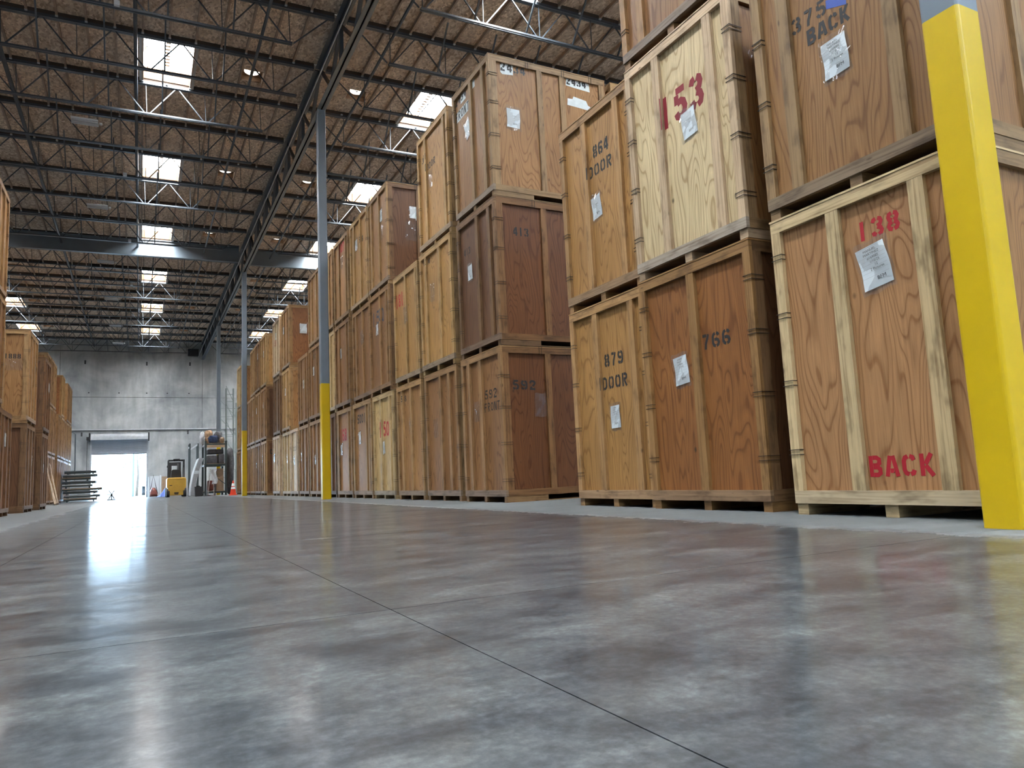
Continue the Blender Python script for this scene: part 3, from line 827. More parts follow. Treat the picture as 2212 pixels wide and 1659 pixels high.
# colour table: plywood, framing, words
T = {
    'oak': (rgb(174, 132, 86), rgb(178, 144, 102), 'tan'), 'dark': (rgb(112, 78, 54), rgb(130, 100, 72), 'dark brown'),
    'red': (rgb(114, 72, 42), rgb(134, 98, 64), 'reddish brown'), 'pale': (rgb(208, 182, 130), rgb(206, 182, 140), 'pale blond'),
    'honey': (rgb(192, 150, 92), rgb(190, 156, 108), 'honey coloured'), 'brown': (rgb(152, 112, 74), rgb(164, 128, 90), 'brown'),
    'white': (rgb(228, 210, 174), rgb(208, 184, 158), 'pale cream'), 'salmon': (rgb(188, 144, 104), rgb(216, 194, 156), 'salmon brown'),
    'umber': (rgb(150, 100, 56), rgb(160, 122, 78), 'orange brown'), 'weather': (rgb(162, 122, 80), rgb(158, 130, 96), 'weathered brown'),
    'ochre': (rgb(182, 140, 86), rgb(180, 142, 98), 'ochre'),
}
AG = 0.80
def gain(c, k):
    g_ = .3 * c[0] + .6 * c[1] + .1 * c[2]
    return tuple(min((v * .97 + g_ * .03) * k * f_, .85) for v, f_ in zip(c[:3], (1.0, .955, .84))) + (1,)

FX = RT - .0015   # plane just in front of the front panel
def face_matrix(face, sgn, u, z, off=.0015, tilt=0.0, sy=1.0):
    """matrix whose x axis runs in reading direction, y up, z out of the face"""
    if face == 0:
        p = Vector((RT - off, u / sy, z)); a = Vector((0, -1, 0)); n = Vector((-1, 0, 0))
    elif sgn > 0:
        p = Vector((u, (-W0 / 2 + SRT) - off, z)); a = Vector((1, 0, 0)); n = Vector((0, -1, 0))
    else:
        p = Vector((u, (W0 / 2 - SRT) + off, z)); a = Vector((-1, 0, 0)); n = Vector((0, 1, 0))
    up = Vector((0, 0, 1))
    if tilt:
        c_, s_ = math.cos(tilt), math.sin(tilt)
        a, up = a * c_ + up * s_, up * c_ - a * s_
    return Matrix(((a.x, up.x, n.x, p.x), (a.y, up.y, n.y, p.y), (a.z, up.z, n.z, p.z), (0, 0, 0, 1)))

def crate(X, yc, z0, width, sgn, tint, label, group, battens=(-.24, .24), sbat=(.70, 1.40), detail=2, side_tint=None, jx=0.0, rz=0.0, kl=1.0, sz=1.0):
    ply, lum, word = T[tint]
    sy = width / W0
    r = empty('storage_crate', (X + jx, yc, z0), (0 if sgn > 0 else PI) + rz, (1, sy, sz))
    tag(r, label, 'crate', group)
    k = rnd.uniform(.93, 1.07) * AG
    pc = gain(ply, k)
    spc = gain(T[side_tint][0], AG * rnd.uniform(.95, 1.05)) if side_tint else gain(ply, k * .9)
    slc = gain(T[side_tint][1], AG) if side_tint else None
    def lc(): return gain(lum, AG * kl * rnd.uniform(.88, 1.12))
    def worn():
        # the lowest boards are scuffed and greyed by fork trucks
        c = lc(); g = (c[0] + c[1] + c[2]) / 3; m_ = rnd.uniform(.2, .55); d = rnd.uniform(.72, 1.0)
        return tuple((v * (1 - m_) + g * m_) * d for v in c[:3]) + (1,)
    for yy in (-W0 / 2 + .05, 0, W0 / 2 - .05): put('skid', me_skid, r, loc=(0, yy, 0), color=gain(lum, AG * .75))
    put('base_sheet', me_base, r, color=gain(lum, .3)); put('lid', me_lid, r, color=gain(lum, AG))  # base sheet darkened: shade of the fork openings put into its colour
    put('bottom_rail', me_frail_b, r, color=worn()); put('top_rail', me_frail_t, r, color=lc())
    for me in me_post: put('corner_post', me, r, color=lc())
    put('front_panel', me_fpan, r, color=pc); put('back_panel', me_bpan, r, color=pc)
    for v in battens: put('batten', me_bat, r, loc=(0, v / sy, 0), color=lc())
    for s in (-1, 1):
        S = SIDE[s]
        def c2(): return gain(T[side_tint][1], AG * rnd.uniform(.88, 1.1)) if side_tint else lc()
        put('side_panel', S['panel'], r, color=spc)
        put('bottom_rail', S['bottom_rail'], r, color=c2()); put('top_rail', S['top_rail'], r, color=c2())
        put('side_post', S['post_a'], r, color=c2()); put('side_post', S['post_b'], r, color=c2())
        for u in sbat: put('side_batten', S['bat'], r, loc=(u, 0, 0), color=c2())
    if detail >= 1:
        hs = (.36, .86, 1.36, 1.80) if detail >= 2 else (.45, 1.05, 1.65)
        ph = rnd.uniform(-.06, .06)
        for h_ in hs:
            for s in (-1, 1): put('wire_clip', CLIP[s], r, loc=(0, 0, h_ + ph + s * .02))
    if detail >= 2:
        for u in (.62, 1.25, 1.75):
            put('rail_clip', RCLIP[-sgn if sgn < 0 else -1], r, loc=(u, 0, 0))
    return r, sy

# stacks: x of the aisle face, near y, far y
ST = dict(S1=(4.2, 2.32, 3.81), S2=(4.3, 4.135, 5.58), S3=(4.37, 5.62, 7.0), A=(4.447, 8.95, 10.35), B=(4.45, 10.6, 12.08), C=(4.45, 12.25, 13.68),
          D=(4.45, 13.95, 15.38), E=(4.45, 15.44, 16.94), F=(4.45, 17.12, 18.58), G=(4.45, 18.74, 20.22), H=(4.45, 20.4, 21.95), I=(4.45, 22.2, 23.68),
          J=(4.45, 23.75, 25.08), K=(4.45, 25.2, 26.65), L=(4.45, 27.2, 28.7), M=(4.45, 30.3, 31.8), N=(4.45, 31.95, 33.45), O=(4.45, 33.6, 35.1), P=(4.45, 35.3, 36.75), Q=(4.45, 38.9, 40.4),
          R=(6.62, 8.95, 10.4),
          La=(-2.5, 16.1, 17.6), Lb=(-2.5, 17.65, 19.03), Lc=(-2.5, 21.25, 22.85), Ld=(-2.5, 24.5, 26.0),
          Le=(-3.65, 36.6, 38.0), Lf=(-3.65, 38.05, 39.35), Lg=(-3.65, 39.4, 40.75), Lh=(-3.65, 41.9, 43.4), Li=(-3.65, 43.6, 45.0), Lj=(-3.65, 45.1, 46.6), Lk=(-3.65, 46.8, 48.2), Ll=(-3.65, 48.35, 49.8))
TIER = {1: ['only tier'], 2: ['bottom tier', 'top tier'], 3: ['bottom tier', 'middle tier', 'top tier']}
# per crate: tint, side tint, extra words, battens, side battens
SPEC = {
    'S1': [('salmon', 'weather', 'stencilled 138 BACK in red, behind the yellow column', (.21, -.40), (.75, 1.35)), ('weather', 'weather', 'stencilled 375 BACK in black, above the 138 crate', (.455, -.37), (.7, 1.4))],
    'S2': [('umber', 'dark', 'stencilled 766 in black with one central batten', (.0,), (.7, 1.4)), ('white', 'weather', 'stencilled 153 in dark red, on the 766 crate', (.255, -.455), (.7, 1.4)), ('brown', None, 'cut off by the photo top, above the 153 crate', (.42, -.2), (.7, 1.4))],
    'S3': [('ochre', None, 'stencilled 879 DOOR in black, on the floor', (.185, -.46), (.7, 1.4)), ('ochre', None, 'stencilled 864 DOOR in black, on the 879 crate', (.19, -.43), (.7, 1.4))],
    'A': [('brown', 'red', 'stencilled 592 FRONT, with a reddish side', (.43, .01), (.765, 1.5)), ('dark', 'red', 'stencilled 413 on both faces, between 592 and 2434', (-.05, -.47), (.81, 1.5)), ('weather', 'weather', 'stencilled 2434 on white paint, top of its stack', (0.0, -.44), (.855, 1.255))],
    'B': [('brown', 'weather', 'with a glaring pouch and no number, below the 134 crate', (.02, -.37), (.7, 1.4)), ('honey', 'weather', 'stencilled 134 in small black figures', (.45, -.19), (.7, 1.4)), ('honey', 'weather', 'stencilled 381 DOOR, top of its stack', (.35, -.53), (.7, 1.4))],
    'C': [('oak', 'weather', 'stencilled 58, below the 181 crate', (.41, -.10), (.7, 1.4)), ('honey', 'weather', 'stencilled 181 in red, top of a two crate stack', (.02, -.56), (.7, 1.4))],
    'D': [('pale', 'weather', 'stencilled 150 in red, on the floor', (.165, -.455), (.7, 1.4)), ('brown', 'dark', 'painted 15Q in faded blue', (-.05, -.5), (.7, 1.4)), ('oak', 'dark', 'top tier, showing a dark red brown side', (.45, -.1), (.7, 1.4))],
    'E': [('oak', None, 'stencilled 5001 in black', (-.32, -.56), (.7, 1.4)), ('brown', None, None, (.45, -.1), (.7, 1.4)), ('honey', None, 'stencilled 58 up high, top tier', (.42, -.15), (.7, 1.4))],
    'F': [('oak', None, 'stencilled 168 in red', (.58, -.4), (.7, 1.4)), ('brown', None, None, (.3, -.4), (.7, 1.4)), ('oak', None, 'stencilled 107 in red, top tier', (.22, -.45), (.7, 1.4))],
    'G': [('dark', None, None, (.25, -.25), (.7, 1.4)), ('pale', None, None, (.25, -.25), (.7, 1.4)), ('oak', None, None, (.3, -.3), (.7, 1.4))],
    'H': [('brown', None, None, (.3, -.25), (.7, 1.4)), ('brown', None, 'stencilled 501 in faint black', (.35, -.3), (.7, 1.4)), ('oak', None, None, (.3, -.3), (.7, 1.4))],
    'I': [('brown', None, None, (.3, -.25), (.7, 1.4)), ('brown', None, None, (.35, -.3), (.7, 1.4))],
    'J': [('white', None, 'stencilled DOOR in faint black', (.42, -.42), (.7, 1.4))],
    'K': [('pale', None, None, (.3, -.25), (.7, 1.4)), ('honey', 'oak', None, (.35, -.3), (.7, 1.4)), ('oak', 'umber', None, (.3, -.3), ())],
    'L': [('white', None, None, (.3, -.25), (.7, 1.4)), ('dark', 'dark', None, (.35, -.3), (.7, 1.4)), ('white', 'ochre', 'stencilled 23 in red', (.3, -.3), (.7, 1.4))],
    'M': [('oak', 'red', 'with a C on its red brown side', (.3, -.25), (.7, 1.4)), ('brown', 'dark', None, (.35, -.3), (.7, 1.4)), ('honey', 'honey', None, (.3, -.3), (.7, 1.4))],
    'N': [('brown', None, None, (.3, -.25), (.7, 1.4)), ('oak', None, None, (.35, -.3), (.7, 1.4)), ('brown', 'brown', None, (.3, -.3), (.7, 1.4))],
    'O': [('oak', None, None, (.3, -.25), (.7, 1.4)), ('oak', None, None, (.35, -.3), (.7, 1.4)), ('honey', None, None, (.3, -.3), (.7, 1.4))],
    'P': [('brown', None, None, (.3, -.25), (.7, 1.4)), ('brown', None, None, (.35, -.3), (.7, 1.4))],
    'Q': [('brown', None, None, (.3, -.25), (.7, 1.4)), ('honey', None, None, (.35, -.3), (.7, 1.4)), ('pale', 'oak', None, (.3, -.3), (.7, 1.4))],
    'R': [('oak', None, 'in the hidden second row, bottom, behind the 592 crate', (.3, -.25), (.7, 1.4)), ('oak', None, 'in the hidden second row, behind the 413 crate', (.3, -.25), (.7, 1.4)), ('honey', None, 'peeking out behind the 2434 crate', (.3, -.25), (.7, 1.4))],
    'La': [('red', None, None, (.3, -.25), (.7, 1.4)), ('umber', None, None, (.3, -.25), (.7, 1.4)), ('ochre', None, None, (.3, -.25), (.7, 1.4))],
    'Lb': [('red', None, None, (.3, -.25), (.7, 1.4))],
    'Lc': [('dark', 'dark', None, (.3, -.25), (.7, 1.4)), ('ochre', 'oak', 'stencilled 1888 on its side', (.3, -.25), (.55, 1.2))],
    'Ld': [('dark', 'dark', None, (.3, -.25), (.7, 1.4)), ('red', 'dark', None, (.3, -.25), (.7, 1.4))],
    'Le': [('oak', None, None, (.3, -.25), (.7, 1.4)), ('oak', None, None, (.3, -.25), (.7, 1.4)), ('oak', None, None, (.3, -.25), (.7, 1.4))],
    'Lf': [('brown', None, None, (.3, -.25), (.7, 1.4)), ('oak', None, None, (.3, -.25), (.7, 1.4)), ('oak', None, None, (.3, -.25), (.7, 1.4))],
    'Lg': [('oak', None, None, (.3, -.25), (.7, 1.4)), ('oak', None, None, (.3, -.25), (.7, 1.4)), ('honey', None, None, (.3, -.25), (.7, 1.4))],
    'Lh': [('brown', None, None, (.3, -.25), (.7, 1.4)), ('oak', None, None, (.3, -.25), (.7, 1.4))],
    'Li': [('brown', None, None, (.3, -.25), (.7, 1.4)), ('oak', 'umber', None, (.3, -.25), (.7, 1.4)), ('honey', 'umber', None, (.3, -.25), ())],
    'Lj': [('brown', None, None, (.3, -.25), (.7, 1.4)), ('oak', None, None, (.3, -.25), (.7, 1.4))],
    'Lk': [('brown', None, None, (.3, -.25), (.7, 1.4)), ('oak', 'umber', None, (.3, -.25), (.7, 1.4)), ('umber', 'umber', None, (.3, -.25), ())],
    'Ll': [('brown', None, None, (.3, -.25), (.7, 1.4)), ('oak', None, None, (.3, -.25), (.7, 1.4)), ('oak', None, None, (.3, -.25), (.7, 1.4))],
}
CR = {}
right_keys = ['S1', 'S2', 'S3', 'A', 'B', 'C', 'D', 'E', 'F', 'G', 'H', 'I', 'J', 'K', 'L', 'M', 'N', 'O', 'P', 'Q']
left_keys = ['La', 'Lb', 'Lc', 'Ld', 'Le', 'Lf', 'Lg', 'Lh', 'Li', 'Lj', 'Lk', 'Ll']
for key, (X, yn, yf) in ST.items():
    sgn = 1 if X > 0 else -1
    lv = SPEC[key]
    for l, (tint, stint, extra, bat, sbat) in enumerate(lv):
        word = T[tint][2]
        if extra: lab = f'{word} plywood storage crate {extra}'
        elif sgn > 0: lab = f'{word} plywood storage crate, {TIER[len(lv)][l]} of the {ORD[right_keys.index(key)+1]} stack along the right row'
        else: lab = f'{word} plywood storage crate, {TIER[len(lv)][l]} of the {ORD[left_keys.index(key)+1]} stack along the left row'
        det = 2 if yn < 19 and key != 'R' else (1 if yn < 27 else 0)
        jx = rnd.uniform(-.02, .02) if yn > 8 else 0
        z0 = l * LIFT if key != 'S1' else l * 2.172
        CR[(key, l)] = crate(X, (yn + yf) / 2, z0, yf - yn, sgn, tint, lab,
                             'storage crates stacked along the right of the aisle' if sgn > 0 else 'storage crates stacked along the left of the aisle',
                             bat, sbat, det, stint, jx, kl=1.0, sz=1.07 if (key, l) == ('Lc', 1) else 1.0) + (sgn,)

# --- lettering on the crates: stack, tier, face (0 aisle face, 1 near side), text, u of left end, z of bottom, width, height
TEXT = [
    ('S1', 0, 0, '138', 0.057, 1.80, 0.31, 0.130, 'ink_red', .24), ('S1', 0, 0, 'BACK', 0.145, 0.255, 0.44, 0.135, 'ink_red', .26),
    ('S1', 1, 0, '375', 0.405, 1.305, 0.30, 0.125, 'ink_black', .17), ('S1', 1, 0, 'BACK', 0.281, 1.16, 0.35, 0.118, 'ink_black', .2),
    ('S2', 1, 0, '153', 0.275, 1.33, 0.60, 0.31, 'ink_maroon', .22), ('S2', 0, 0, '766', -0.061, 1.369, 0.344, 0.132, 'ink_black', .19),
    ('S3', 0, 0, '879', 0.085, 1.462, 0.337, 0.14, 'ink_black', .19), ('S3', 0, 0, 'DOOR', 0.152, 1.223, 0.455, 0.138, 'ink_black', .18),
    ('S3', 1, 0, '864', 0.055, 1.605, 0.291, 0.15, 'ink_black', .19), ('S3', 1, 0, 'DOOR', 0.168, 1.402, 0.449, 0.138, 'ink_black', .18),
    ('A', 0, 0, '592', -0.07, 1.47, 0.403, 0.137, 'ink_black', .17), ('A', 0, 0, 'FRONT', -0.045, 1.29, 0.51, 0.130, 'ink_black', .15),
    ('A', 0, 1, '592', 0.185, 1.551, 0.37, 0.137, 'ink_black', .2), ('A', 1, 0, '413', 0.50, 1.60, 0.24, 0.117, 'ink_black', .17),
    ('A', 1, 1, '413', 0.301, 1.615, 0.252, 0.13, 'ink_black', .17), ('A', 2, 0, '2434', 0.63, 1.96, 0.43, 0.155, 'ink_black', .17),
    ('A', 2, 0, 'FRONT', 0.64, 1.70, 0.53, 0.15, 'ink_black', .17), ('A', 2, 1, '2434', 0.205, 1.955, 0.42, 0.14, 'ink_black', .19),
    ('A', 2, 1, '2434', 1.349, 1.98, 0.36, 0.13, 'ink_black', .19), ('B', 2, 0, '381', 0.563, 1.67, 0.284, 0.12, 'ink_black', .17),
    ('B', 2, 0, 'DOOR', 0.342, 1.45, 0.416, 0.13, 'ink_black', .17), ('B', 1, 0, '134', 0.523, 1.93, 0.232, 0.11, 'ink_black', .17),
    ('C', 1, 0, '181', 0.66, 1.545, 0.44, 0.28, 'ink_red', .16), ('C', 0, 0, '58', 0.449, 1.85, 0.223, 0.12, 'ink_black', .2),
    ('D', 1, 0, '15Q', 0.60, 1.50, 0.84, 0.31, 'ink_blue', .14), ('D', 0, 0, '150', 0.26, 1.265, 0.56, 0.33, 'ink_red', .17),
    ('E', 0, 0, '5001', 0.485, 1.691, 0.669, 0.218, 'ink_black', .19), ('E', 2, 0, '58', -0.076, 1.498, 0.238, 0.143, 'ink_black', .2),
    ('F', 0, 0, '168', 0.528, 1.374, 0.65, 0.33, 'ink_red', .16), ('F', 2, 0, '107', 0.22, 1.80, 0.45, 0.24, 'ink_red', .2),
    ('H', 1, 0, '501', 0.288, 1.8, 0.6, 0.15, 'ink_black', .15), ('J', 0, 0, 'DOOR', 0.335, 1.46, 0.7, 0.15, 'ink_black', .15),
    ('L', 2, 0, '23', 0.594, 1.234, 0.43, 0.251, 'ink_red', .24), ('M', 0, 1, 'C', 0.137, 1.62, 0.13, 0.2, 'ink_black', .2),
    ('Lc', 1, 1, '1888', 0.53, 1.49, 0.34, 0.114, 'ink_black', .19),
]
def over_batten(key, l, u0, u1):
    return any(v - .05 < (u0 + u1) / 2 < v + .05 for v in SPEC[key][l][3])
for key, l, face, txt, u, z, w, h_, ink, wt in TEXT:
    r, sy, sgn = CR[(key, l)]
    me = stencil_mesh(txt, w / sy if face == 0 else w, h_, M[ink], min(wt * 1.05, .205))
    put('stencil_lettering', me, r, mat4=face_matrix(face, sgn, u, z, .0015, 0, sy))
    if face: continue
    for v_ in SPEC[key][l][3] + ((W0 / 2 - .04) * sy, -(W0 / 2 - .04) * sy):
        # where the lettering runs over a batten it lies on the batten
        x0_, x1_ = (u - v_) / sy - .05, (u - v_) / sy + .05
        bm = bmesh.new(); bm.from_mesh(me)
        for x_, nrm in ((x0_, (-1, 0, 0)), (x1_, (1, 0, 0))):
            bmesh.ops.bisect_plane(bm, geom=bm.verts[:] + bm.edges[:] + bm.faces[:], plane_co=(x_, 0, 0), plane_no=nrm, clear_outer=True)
        if bm.faces:
            m2 = bpy.data.meshes.new('stencil_lettering'); bm.to_mesh(m2); m2.materials.append(M[ink])
            put('stencil_lettering', m2, r, mat4=face_matrix(face, sgn, u, z, RT - .0005 if abs(v_) < .6 else RT + .0015, 0, sy))
        bm.free()
# white brushed patches and blue tape
def patch(key, l, face, pts, mat, name, off=.001):
    r, sy, sgn = CR[(key, l)]
    mb = MB(); n = len(pts)
    mb.v = [(a, b, 0) for a, b in pts]; mb.f = [tuple(range(n))]
    put(name, mb.mesh(name, M[mat], fix=False), r, mat4=face_matrix(face, sgn, 0, 0, off, 0, sy))
patch('A', 2, 1, [(.21, 1.93), (.24, 1.90), (.42, 1.92), (.425, 2.06), (.40, 2.11), (.25, 2.12), (.215, 2.1)], 'white_paint', 'paint_patch')
patch('A', 2, 1, [(1.34, 1.96), (1.50, 1.945), (1.78, 1.93), (1.77, 2.06), (1.70, 2.08), (1.69, 2.13), (1.36, 2.135)], 'white_paint', 'paint_patch')
patch('A', 2, 1, [(1.35, 1.64), (1.55, 1.63), (1.78, 1.615), (1.83, 1.66), (1.73, 1.70), (1.70, 1.77), (1.47, 1.80), (1.45, 1.755), (1.36, 1.75)], 'white_paint', 'paint_patch')
patch('A', 2, 0, [(-.44, 1.93), (-.23, 1.93), (-.21, 2.13), (-.40, 2.14)], 'white_paint', 'paint_patch')
patch('A', 2, 0, [(-.09, 1.94), (.14, 1.95), (.14, 2.16), (-.07, 2.15)], 'white_paint', 'paint_patch')
patch('A', 2, 0, [(-.62, 1.68), (-.14, 1.69), (-.13, 1.86), (-.60, 1.85)], 'white_paint', 'paint_patch')
patch('S1', 1, 0, [(-.10, 1.335), (.055, 1.275), (.058, 1.335), (-.097, 1.40)], 'blue_tape', 'tape_strip', .002)

# --- document pouches
def pouch_mesh(w, h_, seed):
    rr = random.Random(seed)
    amp = [rr.uniform(-1, 1) for _ in range(8)]
    def fn(s, t):
        x = (s - .5) * w; y = (t - .5) * h_
        z = .012 + .006 * math.sin(3 + 5 * s + amp[0] * 4 * t) + .005 * math.sin(9 * t + 6 * amp[1] * s) + .004 * math.sin(14 * (s - t) + amp[2] * 5)
        z *= .55 + .45 * math.sin(PI * min(max(s, .02), .98)) * math.sin(PI * min(max(t, .02), .98))
        x += .006 * math.sin(12 * t + amp[3] * 6); y += .006 * math.sin(10 * s + amp[4] * 6)
        return (x, y, z)
    return MB().grid(10, 12, fn).mesh('document_pouch', M['plastic'], smooth=True, fix=False)
def paper_mesh(w, h_, seed):
    rr = random.Random(seed); a = rr.uniform(0, 6)
    return MB().grid(4, 6, lambda s, t: ((s - .5) * w + .004 * math.sin(6 * t + a), (t - .5) * h_, .003 + .003 * math.sin(4 * t + a) * math.sin(3 * s + a) + .003)).mesh('paper', M['paper'], smooth=True, fix=False)
PM = [pouch_mesh(.22, .32, i) for i in range(5)]
PP = [paper_mesh(.185, .255, i) for i in range(3)]
def text_mesh(lines, w, h_, mat):
    """printed form lines, built from the built-in font, in the x-y plane centred at the origin"""
    verts, faces = [], []
    for (s, x, y, size) in lines:
        cu = bpy.data.curves.new('t', 'FONT'); cu.body = s; cu.size = size; cu.align_x = 'CENTER'
        ob = bpy.data.objects.new('t', cu); COL.objects.link(ob)
        dg = bpy.context.evaluated_depsgraph_get()
        me = bpy.data.meshes.new_from_object(ob.evaluated_get(dg))
        b = len(verts)
        verts += [(v.co.x + x, v.co.y + y, 0) for v in me.vertices]
        faces += [tuple(i + b for i in p.vertices) for p in me.polygons]
        bpy.data.objects.remove(ob); bpy.data.curves.remove(cu); bpy.data.meshes.remove(me)
    me = bpy.data.meshes.new('printed_text'); me.from_pydata(verts, [], faces); me.materials.append(mat)
    return me
def rules_mesh(w):
    mb = MB()
    for y in (.118, .063, .040, .017, -.006, -.030, -.058):
        mb.v += [(-w / 2, y, 0), (w / 2, y, 0), (w / 2, y + .0012, 0), (-w / 2, y + .0012, 0)]; b = len(mb.v) - 4; mb.f.append((b, b + 1, b + 2, b + 3))
    return mb.mesh('form_rules', M['print_grey'], fix=False)
FORM = {
    'a': [('MANUEL', -.005, .094, .021), ('MARTINEZ', .0, .072, .021), ('#169085', .005, .047, .021), ('1/10/25', .012, .023, .021), ('12', .016, 0.0, .021), ('2 Pictures', .018, -.024, .022), ('BFM', .03, -.088, .032)],
    'b': [('JOSEPH', .0, .094, .02), ('HALEY', -.01, .072, .02), ('#170396', .0, .047, .02), ('2/10/25', .012, .023, .02), ('2', .01, 0.0, .02), ('2', .01, -.024, .02), ('BFM', .025, -.088, .032)],
    'c': [('BFM', .022, -.088, .032), ('12', .01, 0.0, .019), ('1/10/25', .01, .023, .019)],
}
me_rules = rules_mesh(.165)
FM = {k: text_mesh(v, .185, .255, M['print']) for k, v in FORM.items()}
POUCH = [
    ('S1', 0, 0, -0.054, 1.615, 1.12, .16, 'a'), ('S2', 1, 0, -0.125, 1.245, 1.0, .1, 'c'), ('S1', 1, 0, 0.067, 0.965, 1.05, .04, 'a'), ('S2', 0, 0, 0.226, 1.238, 1.0, .1, 'b'), ('S3', 0, 0, -0.062, 0.925, .92, .02, 'b'), ('S3', 1, 0, 0.04, 1.055, 1.0, .12, 'c'),
    ('S2', 1, 1, 0.24, 1.52, .9, 0, ''), ('A', 1, 0, 0.287, 1.302, .9, .02, 'c'), ('A', 2, 0, 0.174, 1.40, 1.1, .35, 'c'), ('A', 2, 1, 0.389, 1.232, 1.15, -.02, 'c'), ('A', 0, 0, 0.224, 1.325, .95, 0, ''), ('A', 0, 1, 0.64, 1.337, 1.05, 0, ''),
    ('B', 2, 0, 0.186, 1.246, 1, .05, ''), ('B', 1, 0, 0.194, 1.384, 1, -.05, ''), ('B', 0, 0, 0.302, 1.219, 1, .05, ''), ('C', 0, 0, -0.014, 1.363, 1, 0.1, ''), ('C', 1, 0, -0.016, 1.301, 1, .1, ''),
    ('D', 0, 0, 0.067, 1.05, 1, .2, 'w'), ('D', 1, 0, 0.227, 1.40, .9, 0, 'w'), ('D', 2, 0, -0.207, 1.60, 1, 0, 'w'), ('D', 2, 0, -0.242, 1.224, 1, 0, ''), ('D', 2, 1, 0.6, 1.57, 1, 0, 'w'), ('D', 2, 1, 0.546, 1.161, 1.3, 0, ''),
    ('E', 0, 0, 0.285, 1.379, 1, .1, 'w'), ('E', 1, 0, -0.13, 1.464, 1, .1, ''), ('E', 2, 0, 0.258, 1.566, 1, 0, 'w'), ('F', 0, 0, 0.375, 1.181, 1, 0, 'w'), ('F', 1, 0, 0.248, 1.412, 1, .1, 'w'), ('F', 2, 0, -0.035, 1.55, 1, 0, ''),
    ('H', 1, 0, 0.191, 1.457, 1, 0, 'w'), ('H', 0, 0, 0.161, 1.071, 1, .1, 'w'), ('H', 2, 0, -0.2, 1.471, 1, 0, 'w'), ('I', 1, 0, 0.008, 1.282, 1, .1, 'w'), ('I', 0, 0, 0.426, 1.252, 1, 0, 'w'), ('J', 0, 0, 0.114, 1.151, 1, .2, 'w'),
    ('K', 0, 0, -0.046, 1.281, 1, 0, 'w'), ('K', 1, 0, 0.206, 1.422, 1, 0, 'w'), ('K', 2, 0, 0.291, 1.439, 1, 0, 'w'), ('K', 2, 1, 0.494, 1.349, 1.3, 0, 'w'), ('L', 0, 0, 0.34, 1.378, 1, 0, 'w'), ('L', 1, 0, 0.471, 1.242, 1, .1, 'w'), ('L', 2, 0, 0.154, 1.6, 1, 0, 'w'),
    ('M', 0, 0, 0.484, 1.509, 1, 0, 'w'), ('M', 1, 0, 0.289, 1.5, 1, 0, 'w'), ('M', 2, 0, -0.028, 1.418, 1, 0, 'w'), ('N', 0, 0, 0.55, 1.28, 1, 0, 'w'), ('N', 1, 0, 0.395, 1.438, 1, 0, 'w'), ('N', 2, 0, 0.052, 1.6, 1, 0, 'w'), ('O', 1, 0, -0.084, 1.448, 1, 0, 'w'), ('Q', 1, 0, 0.2, 1.1, 1, 0, 'w'),
    ('Lc', 1, 1, 0.35, 1.361, 1.25, PI / 2, ''), ('Lc', 1, 0, -0.55, 1.458, 1, .4, ''), ('Lc', 0, 0, -0.5, 1.311, 1, 0, 'w'), ('Ld', 1, 0, -0.282, 1.408, 1, 0, 'w'), ('Ld', 0, 0, -0.01, 1.183, 1, 0, 'w'), ('Lb', 0, 0, -0.123, 1.593, 1.1, 0, 'w'), ('La', 2, 0, -0.395, 1.128, 1, 0, 'w'),
]
for i, (key, l, face, u, z, sc_, tilt, form) in enumerate(POUCH):
    r, sy, sgn = CR[(key, l)]
    m4 = face_matrix(face, sgn, u, z, .002, tilt, sy) @ Matrix.Diagonal((sc_, sc_, 1, 1))
    if face == 0 and over_batten(key, l, u - .04, u + .04): m4 = face_matrix(face, sgn, u, z, RT, tilt, sy) @ Matrix.Diagonal((sc_, sc_, 1, 1))
    p_ = put('document_pouch', PM[i % 5], r, mat4=m4)
    if form:
        pp = put('paper', PP[i % 3], p_)
        if form in FM:
            put('printed_text', FM[form], p_, loc=(0, 0, .0105)); put('form_rules', me_rules, p_, loc=(0, 0, .0102))

# ---------------------------------------------------------------- things at the far end
# forklift seen from behind
fk = empty('forklift', (1.78, 45.2, 0)); fk.scale = (.92, 1, 1); tag(fk, 'yellow forklift truck seen from behind, parked before the back wall', 'forklift')
mb = MB(); prof = [(-.46, .46), (-.38, .09), (.38, .09), (.46, .46), (.53, .55), (.53, .98), (.47, 1.06), (-.47, 1.06), (-.53, .98), (-.53, .55)]
mb.prism(prof, -.62, .75, 'y')
put('counterweight', mb.mesh('counterweight', M['forklift'], bevel=.035), fk)
put('hood_rim', MB().box(-.46, .46, -.655, -.60, .97, 1.045).mesh('hood_rim', M['forklift'], bevel=.02), fk)
put('tow_pin', MB().box(-.1, .1, -.64, -.615, .13, .17).mesh('tow_pin', M['black']), fk)
put('vent_slot', MB().box(-.38, -.24, -.64, -.615, .62, .66).box(-.12, .12, -.64, -.615, .18, .25).mesh('vent_slot', M['black']), fk)
put('badge', MB().box(-.16, .16, -.636, -.618, .36, .44).mesh('badge', M['forklift']), fk)
for x in (-.46, .46):
    put('wheel', MB().tube([(x - .09, -.42, .23), (x + .09, -.42, .23)], .23, 20).mesh('wheel', M['black']), fk)
    put('wheel', MB().tube([(x - .1, 1.2, .28), (x + .1, 1.2, .28)], .28, 20).mesh('wheel', M['black']), fk)
put('chassis', MB().box(-.42, .42, .7, 1.55, .18, .62).mesh('chassis', M['forklift'], bevel=.03), fk)
for x in (-.43, .43):
    put('guard_post', MB().bar((x, -.35, 1.04), (x, -.28, 2.02), .055).mesh('guard_post', M['black']), fk)
    put('guard_post', MB().bar((x, 1.15, .7), (x, .85, 2.02), .055).mesh('guard_post', M['black']), fk)
